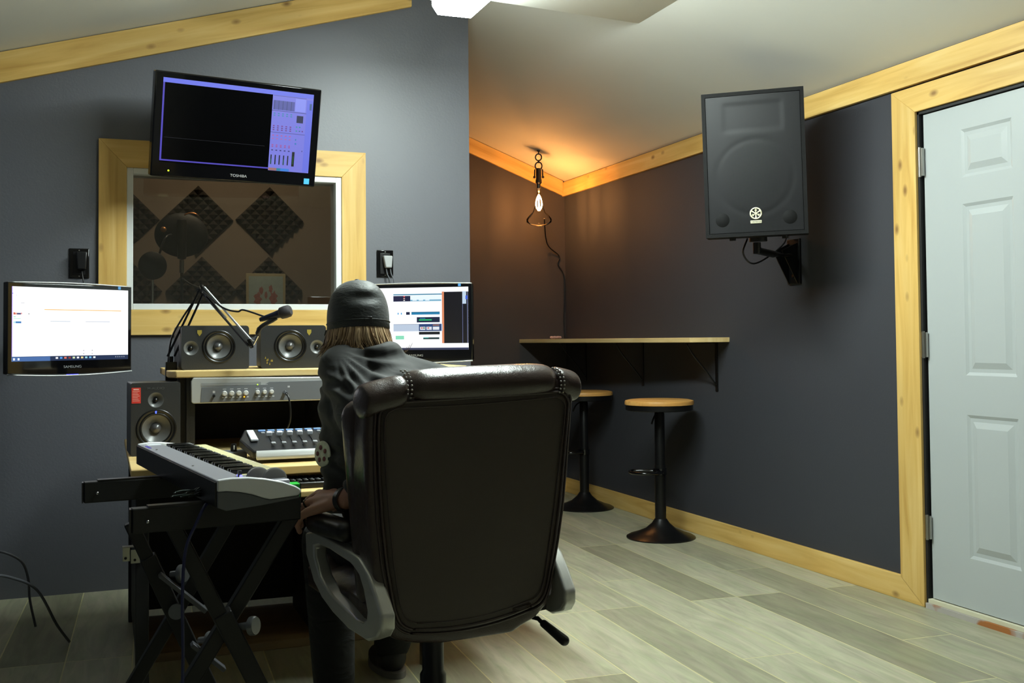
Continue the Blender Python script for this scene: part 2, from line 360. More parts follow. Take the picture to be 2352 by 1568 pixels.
# sloping ceiling trims
def trimboard(name, a, b_, drop, thv, grain=None, parent=None, m=None):
    a = Vector(a); b_ = Vector(b_); dz = Vector((0, 0, -drop))
    return structure(MB().prism([a, b_, b_+dz, a+dz], thv).build(name, m or PINE, parent, grain=b_-a, bevel=.002))
e = .004
trimboard('trim_1', (XL, Y1, zroof(XL)-e), (XRIDGE, Y1, zroof(XRIDGE)-e), .136, (0, -.02, 0))
trimboard('trim_2', (XE, Y3, zroof(XE)-e), (XR-.02, Y3, zroof(XR-.02)-e), .11, (0, -.02, 0))
trimboard('trim_3', (XR, Y3, zroof(XR)-.008), (XR, YB, zroof(XR)-.008), .104, (-.02, 0, 0))
# baseboards
def bb(name, a, b_, hgt, thv): 
    a = Vector(a); b_ = Vector(b_); z = Vector((0, 0, hgt))
    return structure(MB().prism([a, b_, b_+z, a+z], thv).build(name, PINE, grain=b_-a, bevel=.002))
# mitred end by the door casing
structure(MB().prism([(XR, Y3, 0), (XR, DY1, 0), (XR, 3.636, .103), (XR, Y3, .103)], (-.018, 0, 0)).build('baseboard_right', PINE, grain=(0, 1, 0), bevel=.002))
bb('baseboard_back', (XE, Y3, 0), (XR-.018, Y3, 0), .103, (0, -.018, 0))
bb('baseboard_near', (XL, YB, 0), (XR, YB, 0), .103, (0, .018, 0))
# door
door = structure(empty('door_1', (0, 0, 0)))
co = [(XR, 3.636, .10), (XR, 3.636, 2.147), (XR, DY0-.13, 2.147), (XR, DY0-.13, 0)]
ci = [(XR, DY1, 0), (XR, DY1, DZ), (XR, DY0, DZ), (XR, DY0, 0)]
for i in range(3):
    a, b_, c, d = co[i], co[i+1], ci[i+1], ci[i]
    MB().prism([a, b_, c, d], (-.022, 0, 0)).build('casing_board', PINE, door, grain=Vector(ci[i+1])-Vector(ci[i]), bevel=.002)
# jamb and slab
b = MB(); b.b2((XR-.01, DY1-.012, 0), (XR+T, DY1, DZ)); b.b2((XR-.01, DY0, 0), (XR+T, DY0+.012, DZ)); b.b2((XR-.01, DY0, DZ-.012), (XR+T, DY1, DZ))
b.build('jamb', BLKM, door)
SX = XR+.004; sy0, sy1, sz0, sz1 = DY0+.014, DY1-.022, .042, 2.024
def rect_panel(b, y0, y1, z0, z1):
    """recessed moulded panel in the slab face x = SX: slopes in, then a raised field"""
    ins = [(0, 0), (.012, .006), (.026, .006), (.05, -.002)]
    rings = [[(SX+dx, y0+k, z0+k), (SX+dx, y1-k, z0+k), (SX+dx, y1-k, z1-k), (SX+dx, y0+k, z1-k)] for k, dx in ins]
    for r0, r1 in zip(rings[:-1], rings[1:]):
        for i in range(4): j = (i+1) % 4; b.quad(r0[i], r0[j], r1[j], r1[i])
    b.quad(*rings[-1])
b = MB()
ycols = [(3.281-.009+.0, 3.02), (2.93, 2.66)]
ycols = [(3.02, 3.272), (2.66, 2.91)]
zrows = [(.24, .80), (.955, 1.63), (1.735, 1.925)]
ys = [sy0]+sorted([v for c in ycols for v in c])+[sy1]; zs = [sz0]+[v for r in zrows for v in r]+[sz1]
for i in range(len(ys)-1):
    for j in range(len(zs)-1):
        if i % 2 == 1 and j % 2 == 1: rect_panel(b, ys[i], ys[i+1], zs[j], zs[j+1])
        else: b.quad((SX, ys[i], zs[j]), (SX, ys[i+1], zs[j]), (SX, ys[i+1], zs[j+1]), (SX, ys[i], zs[j+1]))
xb = SX+.04
b.quad((xb, sy0, sz0), (xb, sy1, sz0), (xb, sy1, sz1), (xb, sy0, sz1)); b.quad((SX, sy0, sz0), (xb, sy0, sz0), (xb, sy0, sz1), (SX, sy0, sz1))
b.quad((SX, sy1, sz0), (xb, sy1, sz0), (xb, sy1, sz1), (SX, sy1, sz1)); b.quad((SX, sy0, sz0), (xb, sy0, sz0), (xb, sy1, sz0), (SX, sy1, sz0)); b.quad((SX, sy0, sz1), (xb, sy0, sz1), (xb, sy1, sz1), (SX, sy1, sz1))
b.build('slab', DOORW, door)
for z0, z1 in ((1.767, 1.89), (1.02, 1.13), (.278, .38)):
    h = MB(); h.cyl((XR-.014, DY1-.016, z0), (XR-.014, DY1-.016, z1), .006, n=12); h.b2((XR-.012, DY1-.03, z0+.004), (XR-.002, DY1-.002, z1-.004)); h.build('hinge', STEEL, door, smooth=40)
k = MB().lathe([(.0, -.062), (.02, -.06), (.027, -.048), (.024, -.036), (.01, -.028), (.01, -.008), (.032, -.006), (.032, 0)], o=(SX-.0, DY0+.075, .95), axis=(1, 0, 0), n=28)
k.build('door_knob', STEEL, door, smooth=40)
MB().b2((XR-.012, DY0, .022), (XR+.06, DY1-.012, .038)).build('weatherstrip', mat('aged_cream', (206, 202, 176), .6), door)
rust = mat('worn_threshold', (150, 96, 50), .7)
N = rust.node_tree.nodes; L = rust.node_tree.links
tc = N.new('ShaderNodeTexCoord'); n = N.new('ShaderNodeTexNoise'); n.inputs['Scale'].default_value = 5.5; n.inputs['Detail'].default_value = 3; L.new(tc.outputs['Object'], n.inputs['Vector'])
cr = N.new('ShaderNodeValToRGB'); cr.color_ramp.elements[0].position = .47; cr.color_ramp.elements[0].color = rgb(160, 100, 50); cr.color_ramp.elements[1].position = .53; cr.color_ramp.elements[1].color = rgb(172, 166, 160)
L.new(n.outputs[0], cr.inputs[0]); L.new(cr.outputs[0], N['Principled BSDF'].inputs['Base Color'])
MB().b2((XR-.02, DY0, 0), (XR+.08, DY1-.005, .021)).build('threshold', rust, door)
# ceiling drywall seam (a slightly raised taped joint on the slope)
# ================================================================== LAMPS
LX0, LX1, LZ = 1.305, 1.517, 2.587
lamp = tag(empty('ceiling_light', (1.41, 3.40, LZ)), 'long white fluorescent wrap fixture hung under the lowered ceiling strip', 'ceiling light')
diff = emis('lamp_diffuser', (232, 246, 240), LAMP)
b = MB(); hl = .95; hw = .10
b.prism([(-hw, -hl, -.012), (hw, -hl, -.012), (hw, -hl, -.04), (hw-.025, -hl, -.075), (-hw+.025, -hl, -.075), (-hw, -hl, -.04)], (0, 2*hl, 0))
b.build('diffuser', diff, lamp)
MB().b2((-hw-.008, -hl-.012, -.012), (hw+.008, hl+.012, 0)).build('housing', WHITE, lamp, bevel=.003)
# pendant
PB = Vector((2.787, 6.742, 0)); zc_ = zroof(PB.x)
pend = tag(empty('pendant_lamp', (PB.x, PB.y, zc_)), 'pendant lamp of chain links, black socket and wide clear bulb in the alcove', 'pendant lamp')
MB().lathe([(0, 0), (.012, 0), (.012, -.006), (.004, -.01), (.004, -.03)], n=16).build('ceiling_hook', BLKMET, pend, smooth=40)
def ring(b, c, ru, rv, wr, n=28, ax=(1, 0, 0)):
    ax = Vector(ax); b.tube([Vector(c)+ax*math.cos(2*math.pi*i/n)*ru+Vector((0, 0, 1))*math.sin(2*math.pi*i/n)*rv for i in range(n)], wr, 8, closed=True)
rtv = (rt.x, rt.y, 0)
b = MB(); ring(b, (0, 0, -.048), .021, .023, .0048, ax=rtv); b.build('chain_link', BLKMET, pend, smooth=True)
b = MB(); ring(b, (0, 0, -.108), .023, .026, .0048, ax=rtv); b.cyl((0, 0, -.068), (0, 0, -.088), .007); b.build('chain_link', BLKMET, pend, smooth=True)
b = MB()
for s in (-1, 1):
    v = Vector(rtv)*s*.027; b.tube([v*.6+Vector((0, 0, -.12)), v+Vector((0, 0, -.135)), v*1.05+Vector((0, 0, -.185))], .0045, 8); b.ball(v*1.1+Vector((0, 0, -.185)), .009)
b.build('yoke', BLKMET, pend, smooth=True)
MB().lathe([(0, -.125), (.016, -.125), (.019, -.135), (.019, -.20), (.022, -.205), (.022, -.225), (.013, -.235), (.013, -.262), (0, -.262)], n=28).build('socket', BLACK, pend, smooth=40)
zb = -.262
bulb = MB().lathe([(.013, zb), (.014, zb-.03), (.018, zb-.07), (.026, zb-.12), (.044, zb-.165), (.074, zb-.195), (.088, zb-.215), (.086, zb-.235), (.06, zb-.252), (.02, zb-.26), (.0, zb-.262)], n=48).build('glass_bulb', BGLASS, pend, smooth=True)
b = MB(); b.cyl((0, 0, zb), (0, 0, zb-.03), .008, .005); b.tube([(0, 0, zb-.03), (0, 0, zb-.05)], .003)
b.build('bulb_stem', mat('stem_glass', (200, 190, 170), .2), bulb, smooth=True)
b = MB()
for k in range(6):
    a = 2*math.pi*k/6; p = lambda r, z: (r*math.cos(a), r*math.sin(a), z)
    b.tube([p(.003, zb-.045), p(.020, zb-.085), p(.021, zb-.125), p(.006, zb-.155)], .0022, 6, smooth=5)
b.build('filament', emis('filament_glow', (255, 172, 92), BULB), bulb, smooth=True)
# booth lamp (real lamp on the booth ceiling, out of sight above the window)
bl = tag(empty('booth_lamp', (.75, 6.15, zroof(.75))), 'round ceiling lamp inside the booth above the window', 'ceiling light')
MB().lathe([(0, -.07), (.06, -.065), (.09, -.045), (.10, -.015), (.10, 0)], n=32).build('globe', emis('booth_globe', (255, 232, 200), BOOTH_W), bl, smooth=True)
MB().lathe([(.105, -.012), (.115, -.01), (.115, 0), (0, 0)], n=32).build('base', WHITE, bl, smooth=40)
#SECTION WALLTHINGS
# ================================================================== SCREENS
WHT = emis('screen_white', (250, 252, 255), 1.35)
def emc(c, s=.9, cache={}):
    k = (c, s)
    if k not in cache: cache[k] = emis('pixels_%d' % len(cache), c, s)
    return cache[k]
def screen(parent, w_, h_, base, rects, y=-.001, name='screen'):
    """rects: (x0,y0,x1,y1,colour[,strength]) in 0..1 from the top left"""
    b = MB(); mats = [base]
    b.quad((-w_/2, y, -h_/2), (w_/2, y, -h_/2), (w_/2, y, h_/2), (-w_/2, y, h_/2)); dy = .0002
    for q, r in enumerate(rects):
        m = emc(r[4], r[5] if len(r) > 5 else .9)
        if m not in mats: mats.append(m)
        b.mi = mats.index(m); yy = y-dy*(1+q*.12)
        x0, x1 = -w_/2+r[0]*w_, -w_/2+r[2]*w_; z1, z0 = h_/2-r[1]*h_, h_/2-r[3]*h_
        b.quad((x0, yy, z0), (x1, yy, z0), (x1, yy, z1), (x0, yy, z1))
    return b.build(name, mats, parent)
# ---- television
tv = tag(empty('television', (.558, 4.853, 2.053), (R(12.4), 0, R(10.7))), 'large black television tilted forward above the window, showing a mixer panel', 'television')
tw, thh = .749, .451
MB().b2((-tw/2, 0, -thh/2), (tw/2, .05, thh/2)).build('housing', BLKG, tv, bevel=.006)
MB().b2((-tw*.33, .05, -thh*.33), (tw*.33, .085, thh*.33)).build('rear_cover', BLACK, tv, bevel=.01)
sw, sh = tw*.905, thh*.80; BL = (116, 124, 236); PAN = (128, 130, 236)
rc = [(0, 0, 1, .055, (108, 118, 240)), (0, .055, .011, .975, (84, 72, 200), .8), (0, .965, .72, .982, (84, 72, 200), .8), (.715, .055, 1, 1, PAN, .85)]
rc += [(.72, .06, .95, .065, (70, 70, 150)), (.875, .075, .948, .235, (142, 150, 250)), (.722, .12, .87, .235, (92, 96, 178), .8), (.715, .245, .955, .251, (60, 66, 120)), (.955, .08, 1, .99, (112, 122, 240), .85), (.715, .515, .955, .521, (74, 76, 150))]
for k in range(5): rc.append((.728+k*.029, .12, .733+k*.029, .235, (70, 78, 140), .8))
rc += [(.89, .285, .936, .375, (40, 42, 96), .6)]
for k in range(5):
    for (yy, cc) in ((.275, (60, 150, 190)), (.30, (60, 150, 190)), (.43, (130, 60, 150)), (.455, (110, 60, 140)), (.48, (120, 60, 140)), (.55, (200, 100, 170)), (.59, (190, 110, 180)), (.67, (180, 90, 170)), (.69, (170, 90, 160)), (.735, (50, 50, 120))):
        rc.append((.728+k*.029, yy, .740+k*.029, yy+.013, cc, .8))
    rc.append((.726+k*.029, .80, .734+k*.029, .92, (6, 10, 20), .5))
    if k in (0, 3): rc.append((.728+k*.029, .85, .732+k*.029, .915, (20, 130, 80), .6))
rc += [(.874, .745, .892, .93, (8, 20, 20), .6), (.881, .80, .885, .90, (30, 120, 60), .6), (.716, .965, .772, .998, (170, 120, 120), .8), (.772, .965, .80, .998, (40, 140, 170), .8), (.80, .965, .86, .998, (60, 140, 240), .8), (.888, .42, .898, .435, (50, 150, 160)), (.91, .42, .92, .435, (50, 150, 160)), (.888, .47, .898, .485, (50, 150, 160)), (.91, .47, .92, .485, (60, 110, 160)), (.93, .47, .94, .485, (110, 60, 150)),
       (.888, .58, .896, .60, (40, 130, 190)), (.888, .63, .898, .65, (40, 130, 190)), (.94, .72, .944, .735, (20, 20, 60)), (.975, .12, .99, .2, (70, 100, 150)), (.02, .70, .68, .703, (30, 26, 50), .5)]
tvs = screen(tv, sw, sh, mat('screen_black', (3, 3, 4), .12), rc); tvs.location = (-.002, 0, .018)
for (a, cc) in ((-.44, (120, 90, 230)), (-.425, (60, 50, 120)), (-.41, (60, 50, 120)), (-.395, (80, 76, 130))):
    pass
lettering('TOSHIBA', .017, mat('logo_silver', (200, 200, 205), .3, metal=.4), tv, (.01, -.0006, -thh/2+.027), sx=1.1)
MB().cyl((-tw/2+.075, .001, -thh/2+.028), (-tw/2+.075, -.001, -thh/2+.028), .004, n=16).build('power_light', emis('led_yellowgreen', (190, 235, 40), 2), tv)
MB().b2((tw/2-.056, -.0012, -thh/2+.012), (tw/2-.030, 0, -thh/2+.038)).build('energy_sticker', mat('sticker_blue', (70, 170, 225), .5), tv)
b = MB(); b.b2((-.06, .085, -.06), (.06, .10, .06)); b.tube([(0, .10, 0), (.05, .17, -.02), (.0, .25, -.045)], .016, 10)
b.build('mount_arm', BLKMET, tv, bevel=.002)
# wall plate of the mount (own orientation, part of the TV mount)
# ---- monitors
def monitor(name, loc, yaw, pitch, label, rects, base, stand=None, logo_y=-.165, hw_=.477, hh_=.268):
    t = tag(empty(name, loc, (pitch, 0, yaw)), label, 'computer monitor')
    W, H0, H1 = hw_/2+.017, hh_/2+.016, hh_/2+.045
    # housing with a bowed lower lip
    b = MB(); n = 14; lowc = [(-W+2*W*i/n, -H1-.009*math.sin(math.pi*i/n)) for i in range(n+1)]
    poly = [(-W, 0, H0)]+[(x, 0, z) for x, z in lowc]+[(W, 0, H0)]
    b.prism(poly, (0, .028, 0)); b.build('housing', BLKG, t, bevel=.004)
    MB().b2((-W*.72, .028, -H1*.72), (W*.72, .052, H0*.72)).build('rear_cover', BLACK, t, bevel=.01)
    c = MB(); c.tube([(x, -.001, z-.002) for x, z in lowc[0:]], .0028, 8); c.build('lower_lip', LGREY, t, smooth=True)
    c = MB(); c.tube([(-W+.004, .002, H0-.001), (0, .002, H0+.004), (W-.004, .002, H0-.001)], .0024, 8, smooth=6); c.build('upper_lip', LGREY, t, smooth=True)
    screen(t, hw_, hh_, base, rects)
    lettering('SAMSUNG', .013, mat('logo_grey', (150, 152, 156), .3, metal=.3), t, (0, -.0006, -hh_/2-.024), sx=1.25)
    MB().b2((W-.062, -.0012, H0-.013), (W-.05, 0, H0-.002)).build('sticker', mat('sticker_pale_blue', (80, 140, 200), .5), t)
    MB().b2((-.024, -.0015, -H1-.011), (.024, .001, -H1-.0065)).build('power_light', emis('led_blue', (60, 60, 255), 2.2), t)
    return t
rl = [(0, 0, .004, .94, (150, 90, 255), 1.0), (0, .935, 1, 1, (38, 60, 104), .6), (0, .94, .31, 1, (86, 130, 200), .7), (.26, .295, .935, .306, (246, 190, 96), 1.0),
      (.31, .455, .48, .465, (206, 216, 226), .95), (.61, .455, .83, .465, (200, 208, 222), .95),
      (.012, .345, .025, .375, (220, 90, 70), .9), (.025, .35, .04, .375, (240, 170, 150), .9), (.04, .352, .07, .375, (80, 80, 130), .9), (.07, .35, .08, .37, (240, 150, 150), .9),
      (.012, .40, .03, .41, (120, 230, 190), 1), (.012, .425, .07, .433, (170, 240, 210), 1), (.03, .465, .074, .49, (60, 130, 200), .9), (.012, .465, .03, .49, (190, 235, 245), 1), (.012, .535, .07, .54, (220, 220, 225), 1),
      (.07, .215, .10, .222, (190, 190, 200), 1), (.03, .115, .04, .122, (190, 190, 200), 1), (0, .085, .01, .1, (140, 130, 230), 1), (.13, .355, .138, .37, (120, 120, 125), 1), (.6, .12, .99, .123, (225, 228, 235), 1.1),
      (.59, .86, .60, .87, (120, 120, 125), 1), (.665, .86, .675, .87, (120, 120, 125), 1), (.59, .905, .60, .915, (130, 130, 135), 1), (.665, .905, .675, .915, (130, 130, 135), 1)]
ic = [(250, 250, 255), (90, 160, 240), (230, 120, 100), (150, 60, 60), (220, 235, 190), (250, 250, 255), (240, 220, 150), (160, 220, 230), (120, 190, 240), (240, 250, 250)]
for k, c_ in enumerate(ic): rl.append((.355+k*.036, .95, .375+k*.036, .975, c_, 1.0))
for k in (0, .036): rl.append((.01+k, .955, .025+k, .985, (245, 248, 255), 1))
for k in range(5): rl.append((.88+k*.019, .955, .888+k*.019, .97, (170, 180, 200), .8))
lm = monitor('computer_monitor', (-.113, 4.297, 1.182), R(34.4), 0, 'black monitor with a nearly blank white window, left of the booth window', rl, WHT)
rr = [(0, 0, 1, .06, (250, 252, 255), 1.2), (.0, .06, .755, .9, (240, 246, 252), 1.25), (.775, .075, 1, .895, (14, 14, 34), .5), (.755, .07, .775, .9, (226, 140, 100), .95), (0, .895, 1, .965, (250, 252, 255), 1.2), (0, .965, 1, 1, (60, 70, 110), .6),
      (.30, .10, .755, .12, (90, 150, 180), .9), (.30, .13, .39, .22, (50, 50, 90), .6), (.38, .13, .47, .22, (40, 44, 84), .6), (.395, .13, .41, .15, (230, 90, 90), .9), (.395, .165, .41, .18, (230, 180, 170), 1), (.395, .195, .41, .21, (240, 235, 230), 1),
      (.46, .13, .75, .215, (226, 240, 250), 1.1), (.46, .195, .75, .22, (120, 180, 210), .9), (.48, .196, .52, .21, (226, 240, 250), 1.1), (.54, .196, .58, .21, (226, 240, 250), 1.1), (.60, .196, .64, .21, (226, 240, 250), 1.1),
      (.34, .40, .35, .43, (70, 160, 220), 1), (.37, .40, .38, .43, (70, 160, 220), 1), (.42, .39, .455, .435, (40, 50, 90), .6), (.47, .39, .735, .435, (40, 140, 190), .8), (.47, .39, .735, .397, (24, 70, 110), .6),
      (.52, .475, .735, .56, (26, 44, 84), .6), (.54, .51, .66, .53, (40, 200, 120), .9), (.55, .49, .60, .50, (40, 140, 200), .8), (.30, .585, .76, .70, (190, 205, 225), 1), (.30, .585, .54, .59, (80, 90, 130), .8), (.54, .585, .75, .70, (50, 80, 140), .7),
      (.55, .63, .60, .68, (220, 225, 235), 1), (.56, .64, .575, .66, (220, 90, 80), .9), (.58, .64, .595, .66, (60, 140, 90), .8), (.61, .63, .66, .68, (220, 225, 235), 1), (.62, .64, .635, .66, (220, 90, 80), .9), (.67, .63, .73, .68, (226, 232, 240), 1), (.67, .60, .73, .61, (230, 150, 90), .9),
      (.54, .71, .735, .755, (20, 26, 44), .5), (.32, .77, .40, .83, (140, 225, 190), 1), (.58, .80, .73, .83, (24, 60, 70), .6), (.58, .80, .63, .813, (40, 170, 160), .8), (.945, .07, .98, .27, (196, 216, 236), 1), (.975, .14, .995, .2, (40, 90, 230), .9), (.945, .27, .949, .895, (120, 130, 180), .8), (.99, .075, .994, .895, (150, 160, 210), .8)]
rm = monitor('computer_monitor', (1.245, 4.423, 1.204), R(-32.7), R(0), 'black monitor with many plug-in windows, behind the capped person', rr, WHT)
# arms of monitors
def armto(par_loc, yaw, wallpt, owner):
    t = empty('swing_arm', wallpt); t.parent = owner; bpy.context.view_layer.update(); t.matrix_parent_inverse = owner.matrix_world.inverted()
    back = Vector(par_loc)+Vector((-math.sin(yaw), math.cos(yaw), 0))*.0585-Vector(wallpt)
    MB().b2((-.04, -.014, -.08), (.04, 0, .08)).build('wall_plate', BLKMET, t, bevel=.003)
    mid = Vector((back.x*.4+.1, back.y*.5, back.z))
    b = MB(); b.cyl((0, -.035, -.03), (0, -.035, .03), .016); b.bar((0, -.035, 0), mid, .03, .024); b.build('rear_arm', BLKMET, t, bevel=.002)
    b = MB(); b.cyl(mid-Vector((0, 0, .03)), mid+Vector((0, 0, .03)), .016); b.bar(mid, back, .03, .02); b.build('front_arm', BLKMET, t, bevel=.002)
    b = MB(); b.box(back, (.10, .014, .10), Rz(yaw)); b.build('head_plate', BLKMET, t, bevel=.002)
armto((-.113, 4.297, 1.182), R(34.4), (-.30, Y1, 1.18), lm)
t = tag(empty('television_mount', (.558, Y1, 2.0)), 'black wall plate and arm behind the large television', 'television mount')
MB().b2((-.08, -.014, -.10), (.08, 0, .10)).build('wall_plate', BLKMET, t, bevel=.003)
MB().bar((0, -.014, 0), (0, -.07, 0), .05, .05).build('pivot', BLKMET, t, bevel=.003)
# monitor foot
t = tag(empty('monitor_stand', (1.245+.025, 4.423+.04, 1.01), (0, 0, R(-32.7))), 'low black foot under the right monitor on the hutch shelf', 'monitor stand')
MB().lathe([(0, 0), (.10, 0), (.10, .004), (.03, .006), (0, .006)], n=40).build('foot', BLKG, t, smooth=40)
MB().b2((-.02, .008, .004), (.02, .022, .12)).build('neck', BLKG, t, bevel=.003)
# ---- outlets
def outlet(x, z, label, plugm, cables):
    t = tag(empty('power_outlet', (x, Y1, z)), label, 'outlet')
    MB().b2((-.042, -.008, -.067), (.042, 0, .067)).build('cover_plate', BLKG, t, bevel=.003)
    b = MB(); b.b2((-.026, -.012, -.052), (.026, -.008, .052)); b.build('socket_insert', BLACK, t, bevel=.002)
    for s in (-1, 1): MB().cyl((0, -.0085, s*.058), (0, -.0115, s*.058), .003, n=10).build('screw', STEEL, t)
    return t
oL = outlet(-.109, 1.47, 'black wall outlet with a black adapter, left of the booth window', BLACK, 1)
oR = outlet(1.297, 1.493, 'black wall outlet with a pale grey plug, right of the booth window', LGREY, 2)
pa = tag(empty('power_adapter', (-.098, Y1-.012, 1.475)), 'black power adapter plugged into the left outlet', 'power adapter')
MB().prism([(-.024, 0, .045), (.024, 0, .045), (.018, 0, -.035), (-.018, 0, -.035)], (0, -.04, 0)).build('body', BLACK, pa, bevel=.005)
MB().tube([(0, -.02, -.035), (.003, -.022, -.06), (.012, -.03, -.12), (.02, -.03, -.22)], .003, 8, smooth=5).build('cord', BLACK, pa, smooth=True)
pw = tag(empty('power_plug', (1.303, Y1-.012, 1.50)), 'pale grey plug with two grey cords in the right outlet', 'plug')
MB().prism([(-.022, 0, .03), (.024, 0, .03), (.02, 0, -.03), (-.012, 0, -.03)], (0, -.035, 0)).build('body', mat('pale_grey', (168, 170, 172), .5), pw, bevel=.005)
gc = mat('grey_cord', (84, 86, 92), .5)
for dx in (-.006, .014): MB().tube([(dx, -.02, -.03), (dx+.004, -.022, -.06), (dx+.018, -.03, -.11), (dx+.03, -.03, -.30)], .0035, 8, smooth=5).build('cord', gc, pw, smooth=True)
# ================================================================== PA SPEAKER
pa = tag(empty('wall_speaker', (2.674, 3.979, 1.880), (R(2), R(-1), R(-36.5))), 'big black stage speaker hung high on the dark right wall', 'loudspeaker')
W, H, Dp, tk = .442, .642, .27, .016
b = MB()
f_ = [(-W/2, 0, -H/2), (W/2, 0, -H/2), (W/2, 0, H/2), (-W/2, 0, H/2)]
m_ = [(-W/2, .14, -H/2), (W/2, .14, -H/2), (W/2, .14, H/2), (-W/2, .14, H/2)]
k_ = [(-W*.28, Dp, -H/2+.03), (W*.28, Dp, -H/2+.03), (W*.28, Dp, H/2), (-W*.28, Dp, H/2)]
for A, B in ((f_, m_), (m_, k_)):
    for i in range(4): j = (i+1) % 4; b.quad(A[i], A[j], B[j], B[i])
b.quad(*k_)
fi = [(x*(1-2*tk/W), 0, z*(1-2*tk/H)) for x, _, z in f_]; fr_ = [(x, .014, z) for x, _, z in fi]
for i in range(4): j = (i+1) % 4; b.quad(f_[i], f_[j], fi[j], fi[i]); b.quad(fi[i], fi[j], fr_[j], fr_[i])
b.quad(*fr_)
b.build('cabinet', mat('speaker_cabinet', (7, 7, 8), .65, spec=.25, bump=.4, bscale=260), pa)
def grille_mat():
    m, N, L, P = nm('speaker_grille'); P.inputs['Base Color'].default_value = rgb(40, 41, 44); P.inputs['Metallic'].default_value = .1; P.inputs['Roughness'].default_value = .42; P.inputs['Specular IOR Level'].default_value = .35
    tc = N.new('ShaderNodeTexCoord'); mp = N.new('ShaderNodeMapping'); mp.inputs['Scale'].default_value = (1, 1, 1); L.new(tc.outputs['Object'], mp.inputs[0])
    v = N.new('ShaderNodeTexVoronoi'); v.inputs['Scale'].default_value = 190; v.inputs['Randomness'].default_value = 0; L.new(mp.outputs[0], v.inputs['Vector'])
    mr = N.new('ShaderNodeMapRange'); mr.inputs[1].default_value = .28; mr.inputs[2].default_value = .36; L.new(v.outputs['Distance'], mr.inputs[0])
    mx = N.new('ShaderNodeMix'); mx.data_type = 'RGBA'; mx.inputs[6].default_value = rgb(8, 8, 9); mx.inputs[7].default_value = rgb(22, 22, 25); L.new(mr.outputs[0], mx.inputs[0]); L.new(mx.outputs[2], P.inputs['Base Color'])
    return m
GR = grille_mat()
b = MB(); nx, nz = 40, 60; gw, gh = W/2-tk-.002, H/2-tk-.002; vs_ = []
def sstep(a, b_, x): t = max(0, min(1, (x-a)/(b_-a))); return t*t*(3-2*t)
for j in range(nz+1):
    for i in range(nx+1):
        x = -gw+2*gw*i/nx; z = -gh+2*gh*j/nz; y = .004-.004*(1-(x/gw)**2)
        d = max(abs(x)-.125, abs(z-.205)-.062); y += .0012*sstep(.006, -.006, d)
        rr_ = math.hypot(x, z+.06); y += .0008*math.exp(-((rr_-.165)/.008)**2)
        vs_.append((x, y, z))
fs_ = [(j*(nx+1)+i, j*(nx+1)+i+1, (j+1)*(nx+1)+i+1, (j+1)*(nx+1)+i) for j in range(nz) for i in range(nx)]
b.add(vs_, fs_); b.build('grille', GR, pa, smooth=True)
for s in (-1, 1): MB().lathe([(0, 0), (.030, 0), (.0305, -.0004)], o=(s*.145, -.0006+.0035*(s*.145/.205)**2*1.0, -.245), axis=(0, -1, 0), n=32).build('port', mat('port_black', (13, 13, 14), .7, spec=.2), pa, smooth=True)
CREAM = mat('badge_cream', (226, 222, 196), .35)
b = MB(); zc2 = -.222
b.tube([(.0235*math.cos(2*math.pi*i/32), -.003, zc2+.0235*math.sin(2*math.pi*i/32)) for i in range(32)], .0032, 8, closed=True)
for k in range(3):
    a = math.pi/2+2*math.pi*k/3
    for w0, ln in ((.0045, .021),):
        d = Vector((math.cos(a), 0, math.sin(a))); q = Vector((-math.sin(a), 0, math.cos(a))); o = Vector((0, -.003, zc2))
        b.prism([o+d*ln+q*.002, o+d*ln*.98-q*.002, o+q*-.002, o+q*.002], (0, -.002, 0))
        for s_ in (-1, 1): b.prism([o+d*ln, o+d*ln*.62+q*s_*.0065, o+d*ln*.5], (0, -.002, 0)) if s_ > 0 else b.prism([o+d*ln, o+d*ln*.5, o+d*ln*.62+q*s_*.0065], (0, -.002, 0))
    d = -d; b.prism([o+d*.021+q*.0035, o+d*.021-q*.0035, o-q*.0015, o+q*.0015], (0, -.002, 0))
b.build('emblem', CREAM, pa)
bp = MB().b2((-.024, -.004, zc2-.044), (.024, 0, zc2-.031)).build('name_plate', CREAM, pa, bevel=.001)
lettering('YAMAHA', .0115, mat('ink_brown', (70, 62, 50), .5), bp, (0, -.0045, zc2-.0375), sx=.95, ex=.0003)
for x in (-.11, .12): MB().cyl((x, .09, -H/2), (x, .09, -H/2-.012), .014, n=16).build('rubber_foot', BLACK, pa, smooth=40)
MB().cyl((0, .15, -H/2), (0, .15, -H/2-.018), .04, n=24).build('pole_socket', BLACK, pa, smooth=40)
br = tag(empty('speaker_bracket', (XR, 4.36, 1.47)), 'black steel bracket and pole under the stage speaker on the wall', 'wall bracket')
MB().b2((-.012, -.05, -.10), (0, .05, .12)).build('wall_plate', BLKMET, br, bevel=.002)
for y_ in (-.035, .035): MB().prism([(-.012, y_, -.10), (-.012, y_, .10), (-.10, y_, .06)], (0, .006, 0)).build('gusset', BLKMET, br)
pp = Vector((2.674, 3.979, 1.88))+Rz(R(-36.5))@Vector((0, .15, 0))-Vector((XR, 4.36, 1.47)); zt_ = 1.88-H/2-.018-1.47
MB().tube([(-.02, 0, .04), (pp.x*.6, pp.y*.6, .03), (pp.x, pp.y, .035)], .017, 12).build('arm', BLKMET, br, smooth=50)
MB().cyl((pp.x, pp.y, .02), (pp.x, pp.y, zt_), .0175).build('pole', BLKMET, br, smooth=40)
MB().cyl((-.012, 0, -.06), (-.018, 0, -.06), .007, n=12).build('bolt', CHROME, br)
